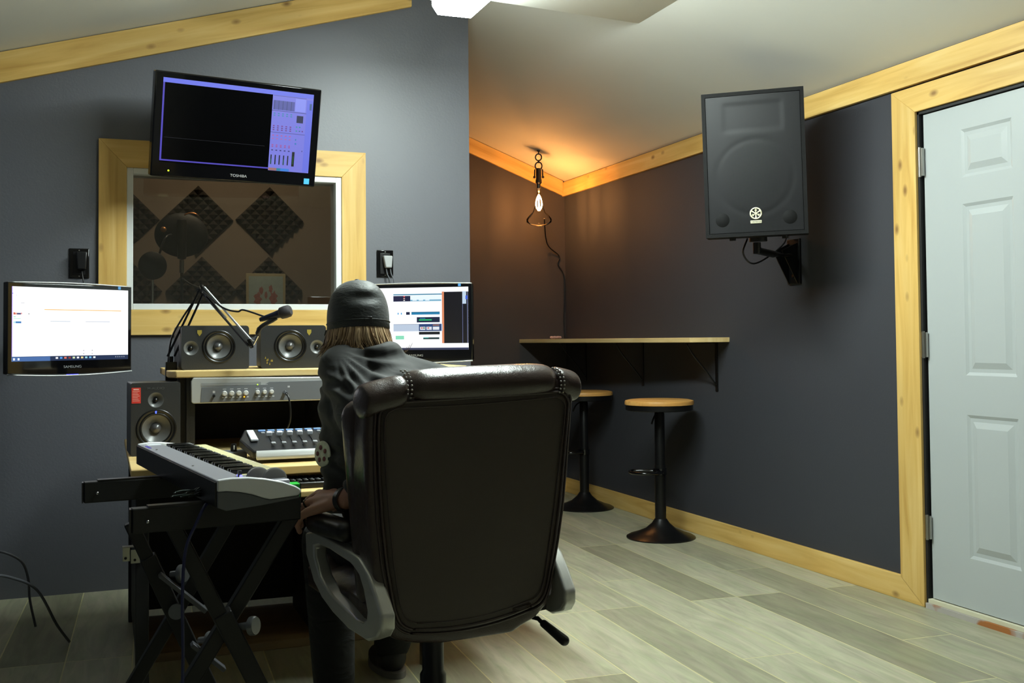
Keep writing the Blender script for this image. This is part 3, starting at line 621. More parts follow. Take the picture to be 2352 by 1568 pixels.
b = MB().tube([Vector((pp.x-.03, pp.y+.03, zt_+.02)), Vector((pp.x-.06, pp.y+.02, .02)), Vector((pp.x+.02, pp.y+.04, -.02)), Vector((-.05, .02, .10)), Vector((-.02, .045, .2))], .004, 8, smooth=8)
tag(b.build('speaker_cable', BLACK, None, smooth=True), 'thin black cable looping under the stage speaker', 'cable').location = (XR, 4.36, 1.47)
# ================================================================== ALCOVE SHELF + STOOLS
b = MB(); zs_ = 1.113
b.prism([(XR, Y3, 0), (2.79, Y3, 0), (2.93, 4.99, 0), (3.0, 4.956, 0), (XR, 4.956, 0)], (0, 0, -.026))
sh_ = b.build('wall_shelf', PINE2, grain=(0, 1, 0), bevel=.002); sh_.location = (0, 0, zs_)
tag(sh_, 'long pale pine bar shelf along the dark wall in the alcove corner', 'shelf')
for yy in (5.087, 5.95, 6.8):
    t = tag(empty('shelf_bracket', (XR, yy, zs_-.026)), {5.087: 'black shelf bracket at the near end of the pine bar shelf', 5.95: 'black shelf bracket at the middle of the pine bar shelf', 6.8: 'black shelf bracket by the far corner under the pine bar shelf'}[yy], 'shelf bracket', 'brackets under the bar shelf')
    MB().b2((-.006, -.012, -.27), (0, .012, 0)).build('wall_leg', BLKMET, t, bevel=.001)
    MB().b2((-.20, -.012, -.006), (0, .012, 0)).build('shelf_leg', BLKMET, t, bevel=.001)
    MB().tube([(-.005, 0, -.24), (-.07, 0, -.16), (-.15, 0, -.07), (-.19, 0, -.008)], .005, 8, smooth=5).build('brace', BLKMET, t, smooth=True)
b = MB()
for k in range(14):
    a = random.random()*6.28; r_ = random.random()*.03; b.ball((r_*math.cos(a)*1.6, r_*math.sin(a), .008+.006*random.random()), (.016, .011, .009), Rz(a), 8, 6)
cr_ = b.build('crumpled_tissue', mat('tissue', (186, 160, 158), .9), remesh=.003, sm=2); cr_.location = (3.03, 7.02, zs_)
tag(cr_, 'small crumpled pale tissue on the far end of the bar shelf', 'tissue')
c = tag(MB().tube([(2.80+.05, 6.80, 1.95), (2.98, 7.06, 1.80), (3.10, 7.125, 1.72), (3.09, 7.128, 1.66), (3.135, 7.125, 1.58), (3.14, 7.125, 1.4), (3.135, 7.13, 1.25), (3.14, 7.125, 1.118)], .0045, 8, smooth=6).build('cord', BLACK, smooth=True), 'thin black cord hanging down the alcove corner behind the bulb', 'cord')
def stool():
    t = empty('bar_stool', (0, 0, 0))
    MB().lathe([(0, .768), (.17, .768), (.19, .763), (.193, .756), (.193, .742), (.188, .74)], n=56).build('seat', STOOLW, t, smooth=35, grain=(1, 0, 0))
    MB().lathe([(0, .776), (.15, .775), (.178, .770), (.182, .766)], n=56).build('seat_pad', mat('seat_pad', (86, 62, 40), .4), t, smooth=True) if False else None
    MB().lathe([(.188, .742), (.188, .712), (.18, .708), (0, .706)], n=56).build('seat_rim', BLKMET, t, smooth=35)
    MB().lathe([(.02, .71), (.028, .69), (.028, .33)], n=32).build('upper_column', BLKMET, t, smooth=35)
    MB().lathe([(.0295, .40), (.031, .40), (.031, .10), (.034, .07)], n=32).build('lower_column', BLKMET, t, smooth=35)
    MB().lathe([(.033, .105), (.05, .08), (.085, .05), (.14, .026), (.178, .014), (.192, .006), (.192, 0), (0, 0)], n=64).build('base', BLKMET, t, smooth=35)
    MB().tube([(-.02, -.01, .70), (-.055, -.02, .675), (-.075, -.02, .635)], .005, 8, smooth=4).build('height_lever', BLKMET, t, smooth=True)
    b = MB(); b.cyl((0, 0, .35), (0, 0, .385), .037)
    b.tube([(-.01, -.036, .366), (-.09, -.055, .366), (-.15, -.02, .366), (-.16, .06, .366), (-.10, .12, .366), (-.02, .036, .366)], .009, 10, smooth=8); b.build('footrest', BLKG, t, smooth=40)
    return t
s1 = stool(); s1.location = (2.905, 5.29, 0); s1.rotation_euler.z = R(12); tag(s1, 'black bar stool with round wooden seat, standing clear of the chair', 'bar stool', 'bar stools at the alcove shelf')
s2 = dup(s1); s2.location = (2.955, 6.41, 0); s2.rotation_euler.z = R(-15); tag(s2, 'farther black bar stool half hidden behind the office chair', 'bar stool')
#SECTION BOOTH
# ================================================================== BOOTH BEHIND THE GLASS
FOAM = mat('foam_dark', (62, 54, 46), .95, bump=.3, bscale=120)
def foam(cx, cz, label):
    n = 7; s = .312; c_ = s/n; b = MB(); a = R(45)
    for i in range(n):
        for j in range(n):
            def P(u, v, d): 
                u -= s/2; v -= s/2; return (u*math.cos(a)-v*math.sin(a), -d, u*math.sin(a)+v*math.cos(a))
            u0, v0 = i*c_, j*c_; q = [P(u0, v0, .016), P(u0+c_, v0, .016), P(u0+c_, v0+c_, .016), P(u0, v0+c_, .016)]; ap = P(u0+c_/2, v0+c_/2, .062)
            b.add([*q, ap], [(0, 1, 4), (1, 2, 4), (2, 3, 4), (3, 0, 4)])
    c4 = [(-s/2, -s/2), (s/2, -s/2), (s/2, s/2), (-s/2, s/2)]
    pl = [(u*math.cos(a)-v*math.sin(a), 0, u*math.sin(a)+v*math.cos(a)) for u, v in c4]
    b.prism(pl, (0, -.016, 0))
    o = b.build('foam_panel', FOAM); o.location = (cx, Y3, cz)
    return tag(o, label, 'acoustic foam', 'diamond foam panels on the booth wall')
foam(.562, 1.905, 'diamond of dark pyramid foam, upper middle of the booth wall')
foam(1.018, 1.915, 'diamond of dark pyramid foam, upper right of the booth wall')
foam(.105, 1.895, 'diamond of dark pyramid foam cut by the left window edge, upper row')
foam(.585, 1.445, 'diamond of dark pyramid foam, lower middle of the booth wall')
foam(1.01, 1.452, 'diamond of dark pyramid foam behind the picture, lower right')
foam(.12, 1.44, 'diamond of dark pyramid foam, lower left of the booth wall')
# picture
pic = tag(empty('framed_picture', (.965, 6.95, 1.44)), 'small pale framed picture of two red shapes low in the booth', 'picture')
MB().b2((-.125, -.012, -.11), (.125, .0, .11)).build('picture_frame', mat('frame_gold', (188, 178, 140), .5), pic, bevel=.003)
b = MB(); b.b2((-.108, -.0135, -.092), (.108, -.0125, .092)); b.mi = 1
for u, z0, w_, h_ in ((-.052, -.055, .030, .05), (.048, -.050, .032, .055), (-.03, .0, .018, .03), (.03, .01, .016, .03), (0, -.03, .012, .03)):
    b.prism([(u+w_*(.75+.25*math.sin(3.1*q+u*90))*math.cos(q*math.pi/7), -.0145, z0+h_*(.8+.2*math.cos(2.3*q))*math.sin(q*math.pi/7)) for q in range(14)], (0, .0008, 0))
b.build('print', [mat('print_paper', (176, 196, 190), .6, vary=.08, vscale=40), mat('print_red', (160, 104, 98), .6, vary=.35, vscale=70)], pic)
b = MB(); b.b2((-.2, -.12, -.15), (.2, .13, -.11)); b.b2((-.19, -.11, -1.44), (-.16, .12, -.15)); b.b2((.16, -.11, -1.44), (.19, .12, -.15)); tb = b.build('side_table', BLKM); tb.location = (.965, 6.95, 1.44)
tag(tb, 'dark tall table holding the framed picture in the booth', 'table')
# booth microphone with reflection filter, pop filter, stands
ms = tag(empty('microphone_stand', (.40, 6.2, 0)), 'black stand with studio microphone inside a round shield in the booth', 'microphone stand')
MB().lathe([(0, .02), (.12, .018), (.13, 0), (0, 0)], n=32).build('base', BLKMET, ms, smooth=40)
MB().cyl((0, 0, .01), (0, 0, 1.50), .008).build('pole', BLKMET, ms, smooth=40)
MB().cyl((0, 0, 1.50), (0, 0, 1.57), .013).build('shock_mount', STEEL, ms, smooth=40)
b = MB(); b.lathe([(0, 1.80), (.026, 1.795), (.030, 1.78), (.030, 1.68), (.026, 1.66), (.024, 1.58), (0, 1.57)], n=28); b.build('microphone_body', mat('mic_mesh', (60, 54, 46), .4, metal=.5), ms, smooth=40)
b = MB(); b.ball((0, .035, 1.715), (.145, .05, .125), nu=40, nv=24); b.build('round_shield', BLKM, ms, smooth=True)
MB().tube([(.05+.06*math.cos(R(a)), -.02, 1.775+.06*math.sin(R(a))) for a in range(50, 131, 8)], .004, 8).build('rim_highlight', mat('highlight_orange', (220, 150, 90), .3, metal=.8), ms, smooth=True)  # warm highlight on the microphone shield, drawn as an orange arc
MB().ball((-.10, -.05, 1.735), .016).build('shield_knob', mat('brass_knob', (210, 150, 90), .35, metal=.5), ms, smooth=True)
ps = tag(empty('pop_filter', (.235, 5.95, 0)), 'black disc pop filter on a thin pole at the left of the booth window', 'pop filter')
MB().lathe([(0, .015), (.11, .013), (.12, 0), (0, 0)], n=32).build('base', BLKMET, ps, smooth=40)
MB().cyl((0, 0, .01), (0, 0, 1.46), .008).build('pole', STEEL, ps, smooth=40)
b = MB(); b.lathe([(0, -.006), (.07, -.008), (.075, 0), (.07, .008), (0, .006)], o=(.0, -.012, 1.52), axis=(.2, -1, 0), n=40); b.build('disc', BLKM, ps, smooth=True)
MB().tube([(0, 0, 1.46), (.06, .05, 1.66), (.10, .12, 1.70)], .006, 8, smooth=5).build('gooseneck', BLKMET, ps, smooth=True)
tag(MB().tube([(.40, 6.19, 1.47), (.45, 6.15, 1.43), (.52, 6.12, 1.41), (.56, 6.1, 1.44)], .006, 8, smooth=6).build('microphone_cable', BLACK, smooth=True), 'short dark cable hanging off the booth microphone stand', 'cable')
#SECTION DESK
exec_desk = True
# ================================================================== DESK
DZ_ = .72
dk = tag(empty('studio_desk', (0, 0, 0)), 'pale wood studio desk with black legs along the window wall', 'desk')
MB().b2((.075, 3.47, DZ_-.022), (1.52, 4.62, DZ_)).build('desktop', DESKW, dk, bevel=.003, grain=(1, 0, 0))
MB().b2((.30, 3.40, DZ_+.002-.03+.0), (1.30, 3.47, DZ_-.002)).build('front_edge', DESKW, dk, bevel=.003, grain=(1, 0, 0))
MB().b2((.34, 3.30, .632), (1.28, 3.80, .65)).build('keyboard_tray', DESKW, dk, bevel=.003, grain=(1, 0, 0))
for x in (.36, 1.24): MB().b2((x-.012, 3.34, .65), (x+.012, 3.8, .69)).build('tray_rail', BLKMET, dk)
for x, y in ((.11, 3.53), (.11, 4.55), (1.48, 4.55)): MB().b2((x-.02, y-.02, 0), (x+.02, y+.02, DZ_-.022)).build('leg', BLKM, dk, bevel=.003)
MB().b2((.13, 4.50, .05), (1.46, 4.52, DZ_-.022)).build('back_panel', BLKM, dk)
MB().b2((.10, 3.56, .05), (.115, 4.53, DZ_-.022)).build('side_panel', BLKM, dk)
MB().cyl((1.034, 3.56, 0), (1.034, 3.56, DZ_-.022), .021, n=28).build('round_leg', STEEL, dk, smooth=40)['label'] = 'round brushed steel leg'
# hutch
hu = tag(empty('desk_hutch', (0, 0, DZ_)), 'hutch with pale wood shelf and black rack sides on the desk', 'shelf unit')
MB().prism([(.21, 3.99, .265), (.235, 3.95, .265), (1.31, 3.95, .265), (1.335, 3.99, .265), (1.335, 4.56, .265), (.21, 4.56, .265)], (0, 0, .025)).build('shelf', DESKW, hu, bevel=.004, grain=(1, 0, 0))
for x in (.262, .79, 1.26): MB().b2((x-.011, 4.0, 0), (x+.011, 4.5, .265)).build('side_panel', BLKM if x < .7 or x > 1 else DGREY, hu, bevel=.001)
b = MB(); b.b2((.273, 3.975, 0), (.302, 4.0, .265)); 
for k in range(14): b.b2((.284, 3.973, .01+k*.018), (.292, 3.976, .018+k*.018))
b.build('rack_rail', mat('rack_rail', (30, 31, 33), .4), hu)
MB().b2((.275, 4.47, 0), (1.248, 4.485, .262)).build('back_panel', BLKM, hu)
# rack interface
rk = tag(empty('audio_interface', (.529, 3.95, .985-.092)), 'silver and grey rack audio interface with knobs under the shelf', 'audio interface')
w2 = .243
MB().b2((-w2+.03, .004, .001), (w2-.012, .26, .088)).build('housing', DGREY, rk, bevel=.002)
MB().prism([(-w2, 0, .006), (-w2+.008, 0, 0), (w2, 0, 0), (w2, 0, .086), (-w2+.008, 0, .092), (-w2, 0, .080)], (0, -.012, 0)).build('front_panel', LGREY, rk, bevel=.003)
b = MB(); yf = -.0125
b.prism([(-w2+.032, yf, .004), (w2-.006, yf, .004), (w2-.006, yf, .074), (.03, yf, .072), (.012, yf, .062), (-w2+.036, yf, .058)], (0, -.0015, 0)); b.build('control_face', MGREY, rk, bevel=.001)
b = MB(); b.b2((-w2+.034, yf-.001, .062), (.0, yf, .072)); b.build('face_groove', mat('groove', (140, 142, 145), .4), rk)
KN = mat('knob_silver', (210, 210, 208), .35); PRINT = mat('face_print', (200, 202, 205), .5)
def knob(x, z, r=.0085, m=KN, par=rk, d=.014):
    MB().lathe([(0, d), (r*.8, d), (r*.9, d*.9), (r, .002), (r*1.1, 0)], o=(x, yf-.0015, z), axis=(0, -1, 0), n=24).build('knob', m, par, smooth=40)
for x in (-.128, -.103, -.078, -.053): knob(x, .034)
for x in (-.012, .013, .038): knob(x, .036, .0075)
knob(-.165, .026, .0048, BLACK)
b = MB()
for x in (-.128, -.103, -.078, -.053, -.012, .013, .038):
    b.b2((x-.006, yf-.0018, .048), (x+.006, yf-.0014, .0505)); b.b2((x+.002, yf-.0018, .018), (x+.010, yf-.0014, .022)); b.b2((x-.009, yf-.0018, .018), (x-.002, yf-.0014, .0205))
b.b2((-.169, yf-.0018, .036), (-.161, yf-.0014, .044)); b.b2((.0, yf-.0018, .062), (.024, yf-.0014, .0635)); b.b2((.096, yf-.0018, .050), (.104, yf-.0014, .056))
b.build('face_markings', PRINT, rk)
MB().ball((-.059, yf-.002, .020), (.003, .002, .0022)).build('signal_light', emis('led_orange', (255, 170, 30), 2.5), rk)
MB().ball((-.012, yf-.002, .063), (.0022, .002, .0022)).build('power_light', emis('led_green', (170, 240, 40), 2.5), rk)
MB().lathe([(.0, .004), (.006, .004), (.008, .001), (.008, 0)], o=(.086, yf-.0015, .032), axis=(0, -1, 0), n=24).build('jack', CHROME, rk, smooth=40)
t = tag(empty('jack_cable', (.615, 3.95-.018, .925)), 'black cable with chrome plug hanging from the rack interface', 'cable')
MB().cyl((0, 0, 0), (.0, -.035, -.004), .0055, n=16).build('plug', CHROME, t, smooth=40)
MB().tube([(0, -.035, -.004), (.006, -.05, -.02), (.012, -.05, -.07), (.005, -.04, -.12), (-.03, .0, -.175), (-.06, .10, -.20)], .0032, 8, smooth=6).build('cord', BLACK, t, smooth=True)
# ---- studio monitors
CONE = mat('cone_grey', (92, 94, 96), .34, spec=.7); SPKB = mat('speaker_body', (44, 45, 47), .42, bump=.15, bscale=180); RUB = mat('rubber', (16, 16, 17), .3)
from mathutils.geometry import tessellate_polygon
def speaker_box(par, x0, x1, z0, z1, depth, holes, rr=.012):
    """cabinet: rounded outline, front baffle at y = 0 with round openings, walls, back"""
    out = []
    for cx, cz, a0 in ((x1-rr, z1-rr, 0), (x0+rr, z1-rr, 90), (x0+rr, z0+rr, 180), (x1-rr, z0+rr, 270)):
        out += [(cx+rr*math.cos(R(a0+q*22.5)), 0, cz+rr*math.sin(R(a0+q*22.5))) for q in range(5)]
    loops = [out]+[[(hx+hr*math.cos(-2*math.pi*i/40), 0, hz+hr*math.sin(-2*math.pi*i/40)) for i in range(40)] for hx, hz, hr in holes]
    flat = [p for l in loops for p in l]
    tris = tessellate_polygon([[Vector((p[0], p[2], 0)) for p in l] for l in loops])
    b = MB(); n = len(out); b.add(flat+[(p[0], depth, p[2]) for p in out], [tuple(t) for t in tris]+[(i, (i+1) % n, len(flat)+(i+1) % n, len(flat)+i) for i in range(n)]+[tuple(len(flat)+i for i in range(n))])
    return b.build('cabinet', SPKB, par, smooth=40)
def driver(par, x, z, r, name='woofer'):
    o = (x, 0, z); ax = (0, -1, 0)
    g = MB().lathe([(r*1.20, 0), (r*1.19, .002), (r*1.12, .003), (r*1.05, .001), (r*1.0, -.003), (r*.95, .001), (r*.90, .001), (r*.84, -.005)], o=o, axis=ax, n=48).build(name, RUB, par, smooth=True)
    MB().lathe([(r*.84, -.005), (r*.55, -.016), (r*.30, -.024)], o=o, axis=ax, n=48).build('cone', CONE, g, smooth=True)
    MB().lathe([(r*.33, -.024), (r*.31, -.014), (r*.20, -.007), (0, -.004)], o=o, axis=ax, n=32).build('dust_cap', mat('dustcap', (74, 74, 76), .28, spec=.8), g, smooth=True)
def tweeter(par, x, z, r):
    g = MB().lathe([(r*1.2, 0), (r*1.05, -.001), (r*.8, -.006), (r*.5, -.012), (r*.3, -.014)], o=(x, 0, z), axis=(0, -1, 0), n=40).build('tweeter', CONE, par, smooth=True)
    MB().lathe([(r*.42, -.013), (r*.36, -.006), (r*.2, -.002), (0, 0)], o=(x, 0, z), axis=(0, -1, 0), n=24).build('dome', RUB, g, smooth=True)
GOLD = mat('badge_gold', (160, 142, 62), .4)
def shield(par, x, z, s=.008):
    MB().prism([(x-s, -.0012, z+s*1.2), (x+s, -.0012, z+s*1.2), (x+s, -.0012, z-s*.2), (x, -.0012, z-s*1.6), (x-s, -.0012, z-s*.2)], (0, .0012, 0)).build('badge', GOLD, par)
def hspeaker(loc, yaw, flip, label):
    t = tag(empty('studio_speaker', loc, (0, 0, yaw)), label, 'studio speaker', 'studio speakers lying on the hutch shelf')
    speaker_box(t, -.122, .122, 0, .162, .20, [(.012*flip, .084, .0612), (-.088*flip, .08, .0264)])
    driver(t, .012*flip, .084, .051); tweeter(t, -.088*flip, .08, .022); shield(t, -.058*flip, .136)
    return t
a1 = hspeaker((.382, 4.06, 1.01), R(4), 1, 'black speaker lying on its side on the shelf, left one behind the boom arm')
a2 = hspeaker((.668, 4.06, 1.01), R(-3), -1, 'black speaker lying on its side on the shelf, next to the capped head')
b = MB(); rv = random.Random(3)
for k in range(7): x, z = .0+rv.random()*.026, rv.random()*.03; b.prism([(-.108+x, -.0012, .012+z), (-.103+x, -.0012, .012+z), (-.105+x, -.0012, .021+z)], (0, .0006, 0))
b.build('sticker', GOLD, a2)
t = tag(empty('desk_speaker', (.166, 3.90, DZ_), (0, 0, R(3))), 'upright black studio speaker with red sticker at the desk left end', 'studio speaker')
speaker_box(t, -.082, .082, 0, .252, .19, [(.002, .092, .0684), (0, .192, .0264)], .006)
driver(t, .002, .092, .057); tweeter(t, .0, .192, .022)
MB().b2((-.080, -.0012, .182), (-.050, 0, .236)).build('red_sticker', mat('red_label', (214, 60, 50), .45), t)
b = MB()
for k in range(7): b.b2((-.077, -.0016, .190+k*.0055), (-.054-.003*(k % 3), -.0012, .1915+k*.0055))
b.b2((-.074, -.0016, .228), (-.056, -.0012, .232)); b.build('sticker_print', mat('label_print', (240, 190, 180), .5), t)
MB().prism([(-.003, -.002, .156), (.003, -.002, .156), (.002, -.002, .145), (-.002, -.002, .145)], (0, .002, 0)).build('power_light', emis('led_blue2', (70, 90, 255), 3), t)
lettering('M-AUDIO', .012, mat('faint_logo', (90, 92, 94), .4), t, (0, -.0008, .232), sx=1.1, ex=.0004)
# ---- boom arm and microphone
t = tag(empty('boom_arm', (.228, 4.12, 1.01)), 'black and silver spring boom arm clamped to the shelf left end', 'microphone arm')
o0 = Vector((.228, 4.12, 1.01)); E_ = Vector((.335, 4.06, 1.306))-o0; G_ = Vector((.482, 3.86, 1.105))-o0; B_ = Vector((0, 0, .05))
MB().b2((-.02, -.02, -.04), (.02, .02, .03)).build('clamp', BLKMET, t, bevel=.003)
MB().cyl((0, 0, .03), B_, .008).build('pivot_post', BLKMET, t, smooth=40)
n1 = Vector((.010, .012, 0))
for s in (-1, 1): MB().bar(B_+n1*s*1.3, E_+n1*s*1.0, .006, .006).build('lower_bar', BLKMET, t)
for s in (-1, 1): MB().bar(E_+Vector((.006, 0, .008))*s, G_+Vector((.006, 0, .008))*s, .006, .006).build('upper_bar', LGREY if s > 0 else BLKMET, t)
b = MB(); d = (G_-E_); 
b.tube([E_+d*.1+Vector((0, .0, -.004)), E_+d*.5+Vector((0, 0, -.008))], .0042, 8); b.build('spring', STEEL, t, smooth=True)
for P_ in (E_, G_):
    MB().box(P_, (.012, .022, .034), Ry(R(-20))).build('joint', BLKMET, t, bevel=.002)
    b = MB()
    for dz in (-.012, .012): b.cyl(P_+Vector((0, -.011, dz)), P_+Vector((0, -.017, dz)), .0035, n=10)
    b.build('bolt', CHROME, t)
MB().tube([B_+Vector((-.012, .01, -.05)), B_+Vector((.0, .0, .06)), (B_+E_)/2+Vector((-.02, 0, .01)), E_+Vector((-.022, 0, -.03)), E_+Vector((-.012, 0, -.0)), E_+d*.35+Vector((.01, -.01, .002)), E_+d*.55+Vector((.03, -.01, .055-.03)), E_+d*.6+Vector((.045, -.02, .04)), Vector((.545, 3.87, 1.196))-o0], .0034, 8, smooth=6).build('microphone_cord', BLACK, t, smooth=True)
b = MB(); b.cyl(G_+Vector((.008, -.003, -.004)), G_+Vector((.024, -.005, .028)), .006, n=16); b.build('swivel', CHROME, t, smooth=40)
b = MB(); b.tube([G_+Vector((.022, -.005, .028)), G_+Vector((.036, -.01, .058)), Vector((.556, 3.845, 1.186))-o0, Vector((.571, 3.84, 1.196))-o0], .008, 10, smooth=4); b.build('microphone_clip', BLACK, t, smooth=True)
mc = tag(empty('microphone', (.566, 3.845, 1.205)), 'dark grey handheld microphone clipped to the end of the boom arm', 'microphone')
ax = Vector((.80, -.45, .26)).normalized()
MB().lathe([(0, -.06), (.007, -.058), (.009, -.05), (.013, .0), (.015, .018)], axis=ax, n=28).build('handle', mat('mic_blue_black', (34, 38, 56), .35, metal=.4), mc, smooth=40)
MB().lathe([(.015, .018), (.021, .024), (.0225, .04), (.0215, .056), (.016, .062), (0, .063)], axis=ax, n=32).build('head_grille', mat('mic_grille', (52, 50, 54), .45, metal=.5, bump=.8, bscale=900), mc, smooth=40)
# ---- control surface
cs = tag(empty('mixing_controller', (.715, 3.60, DZ_), (R(9), 0, R(0))), 'black control surface with rows of white buttons and faders', 'mixing controller')
b = MB(); b.prism([(-.27, -.10, .028), (-.30, .02, .04), (-.27, .15, .04), (.27, .15, .04), (.30, .02, .04), (.27, -.10, .028)], (0, 0, .028)); b.build('body', mat('ctl_black', (22, 23, 26), .35), cs, bevel=.006)
MB().prism([(-.262, -.112, .028), (-.262, -.095, .046), (.262, -.095, .046), (.262, -.112, .028)], (0, 0, .012)).build('front_trim', LGREY, cs, bevel=.003)
WB = mat('button_white', (222, 226, 236), .4); BB = mat('button_blue', (120, 160, 225), .4); top = .069
WB2 = mat('button_grey', (150, 152, 158), .4)
for k in range(14):
    x = -.215+k*.0315
    if k in (9,): continue
    MB().box((x, .118, top), (.024, .012, .006)).build('display_button', BB, cs, bevel=.001)
    MB().box((x, .088, top), (.012, .012, .006)).build('small_button', WB2, cs, bevel=.001)
for k in range(13):
    x = -.20+k*.034; yy = .045 if k < 5 else -.01
    MB().box((x, .01, top-.002), (.004, .10, .002)).build('fader_slot', RUB, cs)
    MB().box((x, yy, top+.008), (.018, .013, .014), Rx(R(8))).build('fader_cap', WB, cs, bevel=.002)
    MB().box((x, -.055, top), (.015, .016, .007)).build('round_button', WB2, cs, bevel=.002)
for x in (-.255, .075): MB().box((x, .05, top+.002), (.024, .13, .008), Rz(0)).build('button_strip', WB, cs, bevel=.002)
# small box left of the controller
t = tag(empty('desktop_gadget', (.395, 3.70, DZ_)), 'low grey box with a black knob between keyboard and controller', 'audio box')
MB().b2((-.05, -.05, 0), (.05, .06, .022)).build('body', MGREY, t, bevel=.003)
MB().cyl((.012, .0, .022), (.012, 0, .048), .011, .009, n=20).build('knob', BLACK, t, smooth=40)
MB().box((.012, -.0105, .036), (.004, .002, .014)).build('knob_mark', WHITE, t)
# computer keyboard on tray
kb = tag(empty('computer_keyboard', (.60, 3.43, .651)), 'black computer keyboard on the pull-out tray', 'keyboard')
MB().b2((-.2, -.07, .0), (.19, .07, .018)).build('body', BLACK, kb, bevel=.004)
proto = MB().box((0, 0, 0), (.0155, .0155, .008)).build('key', BLACK, kb, bevel=.0015); first = True
for r_ in range(5):
    for c_ in range(19):
        o = proto if first else proto.copy()
        if not first: col.objects.link(o)
        first = False; o.location = (-.185+c_*.0197, -.052+r_*.024, .022)
gb = tag(empty('green_box', (.548, 3.06, .60)), 'small bright green box tucked behind the near end of the synth', 'box')
#SECTION SYNTH
# ================================================================== SYNTH ON ITS STAND
SY = Vector((.236, 2.464, .742)); ya = math.atan2(.141, .99)     # near-left corner, length axis turned a little
sy = tag(empty('synth_keyboard', SY, (0, 0, ya)), 'silver grey piano keyboard with black and white keys on the stand', 'synthesizer')
LEN, WID, HT = 1.01, .192, .058
GREYM = mat('synth_grey', (150, 150, 158), .36, metal=.2)
b = MB()
b.b2((0, .012, .004), (.07, LEN-.012, HT)); b.b2((.07, .012, .004), (.17, LEN-.012, .026)); b.b2((.07, .012, .004), (.17, .15, .05)); b.build('case', GREYM, sy, bevel=.004)
MB().b2((-.004, .008, 0), (.0, LEN-.008, HT-.004)).build('rear_panel', mat('rear_black', (16, 16, 18), .35), sy)
def endcheek(y0, y1, nm_='end_cheek'):
    up_ = [(0, .060), (.03, .063), (.07, .062), (.11, .056), (.15, .046), (.18, .034), (.192, .026)]
    lo_ = [(.192, .018), (.185, .012), (.12, .008), (.105, .012), (.08, .022), (.05, .030), (.02, .034), (0, .034)]
    g = MB().prism([(x, y0, z) for x, z in up_+lo_], (0, y1-y0, 0)).build(nm_, mat('cheek_silver', (238, 240, 244), .3), sy, bevel=.003)
    lo2 = [(.190, .017), (.185, .011), (.12, .007), (.105, .011), (.08, .021), (.05, .029), (.02, .033), (0, .033)]
    MB().prism([(x, y0+.001, z) for x, z in lo2+[(0, -.002), (.02, -.010), (.10, -.004), (.188, .006)]], (0, y1-y0-.002, 0)).build('cheek_base', mat('cheek_dark', (98, 101, 106), .4), g, bevel=.002)
endcheek(0, .014); endcheek(LEN-.014, LEN, 'end_cheek')
KEYW = mat('key_white', (236, 228, 176), .25); KEYB = mat('key_black', (10, 10, 11), .15)
ky0 = .150; kw = .0231; nk = 36
wk = MB().b2((0, 0, 0), (.128, kw-.0012, .020)).build('white_key', KEYW, sy, bevel=.0015)
bk = MB().prism([(0, 0, 0), (.078, 0, 0), (.070, 0, .012), (0, 0, .012)], (0, .0115, 0)).build('black_key', KEYB, sy, bevel=.0015)
for k in range(nk):
    o = wk if k == 0 else wk.copy()
    if k: col.objects.link(o)
    o.location = (.072, ky0+k*kw, .030)
fb = True
for k in range(nk-1):
    if k % 7 in (2, 6): continue
    o = bk if fb else bk.copy()
    if not fb: col.objects.link(o)
    fb = False; o.location = (.072, ky0+(k+1)*kw-.0062, .050)
for x, y in ((.115, .085), (.145, .052)):
    w_ = MB().lathe([(0, -.009), (.024, -.009), (.028, -.006), (.028, .006), (.024, .009), (0, .009)], o=(x, y, .046), axis=(0, 1, 0), n=36).build('wheel', mat('wheel_grey', (120, 118, 116), .4), sy, smooth=40)
MB().b2((.060, .05, .055), (.068, .062, .072)).build('slider', BLACK, sy, bevel=.001)
for y in (.045, .068): MB().ball((.064, y, .060), .0035).build('indicator_light', emis('led_violet', (110, 110, 255), 3), sy)
MB().b2((.008, .86, HT), (.015, .93, HT+.0008)).build('blue_marking', emis('led_marking', (90, 80, 230), .5), sy)
for y in (.33, .80): MB().cyl((.018, y, HT), (.018, y, HT+.002), .003, n=12).build('screw', STEEL, sy)
MB().b2((.02, .945, HT-.002), (.06, .985, HT+.0006)).build('panel_label', mat('label_white', (210, 214, 220), .4), sy)
t = gb; t.location = (.428, 2.60, .712)
MB().b2((-.030, -.012, 0), (.012, .03, .056)).build('body', mat('neon_green', (20, 215, 60), .45), t, bevel=.001)
MB().b2((.012, -.012, -.001), (.0145, .03, .057)).build('edge', BLACK, t)
# stand
st = tag(empty('keyboard_stand', (0, 0, 0)), 'black double X keyboard stand with square tube arms', 'keyboard stand')
SQ = mat('stand_black', (15, 15, 16), .45)
def arm(y, x0, x1, ztop, tilt=0):
    g = MB().bar((x0, y, ztop-.028), (x1, y+.045, ztop-.028), .035, .056).build('arm', SQ, st, bevel=.003)
    MB().bar((x0+.035, y, ztop+.002), (x1, y+.045, ztop+.002), .028, .005).build('rubber_strip', RUB, g)
    MB().ball((x0+.035, y-.0185, ztop-.03), .0045).build('bolt', CHROME, g, smooth=True)
    MB().box((x0-.002, y, ztop-.028), (.004, .034, .054)).build('end_plug', BLACK, g)
arm(2.56, .056, .44, .738); arm(3.10, -.053, .40, .738)
def leg(a, b_, nm_='leg', wd=.036, ht=.036): return MB().bar(a, b_, wd, ht, (0, 1, 0)).build(nm_, SQ, st, bevel=.003)
la = leg((.147, 2.60, .69), (.46, 2.60, .045), ht=.036); leg((.43, 2.64, .69), (.02, 2.64, .045))
MB().bar((.258, 2.60, .475), (.46, 2.60, .045), .044, .048, (0, 1, 0)).build('sleeve', SQ, la, bevel=.003)
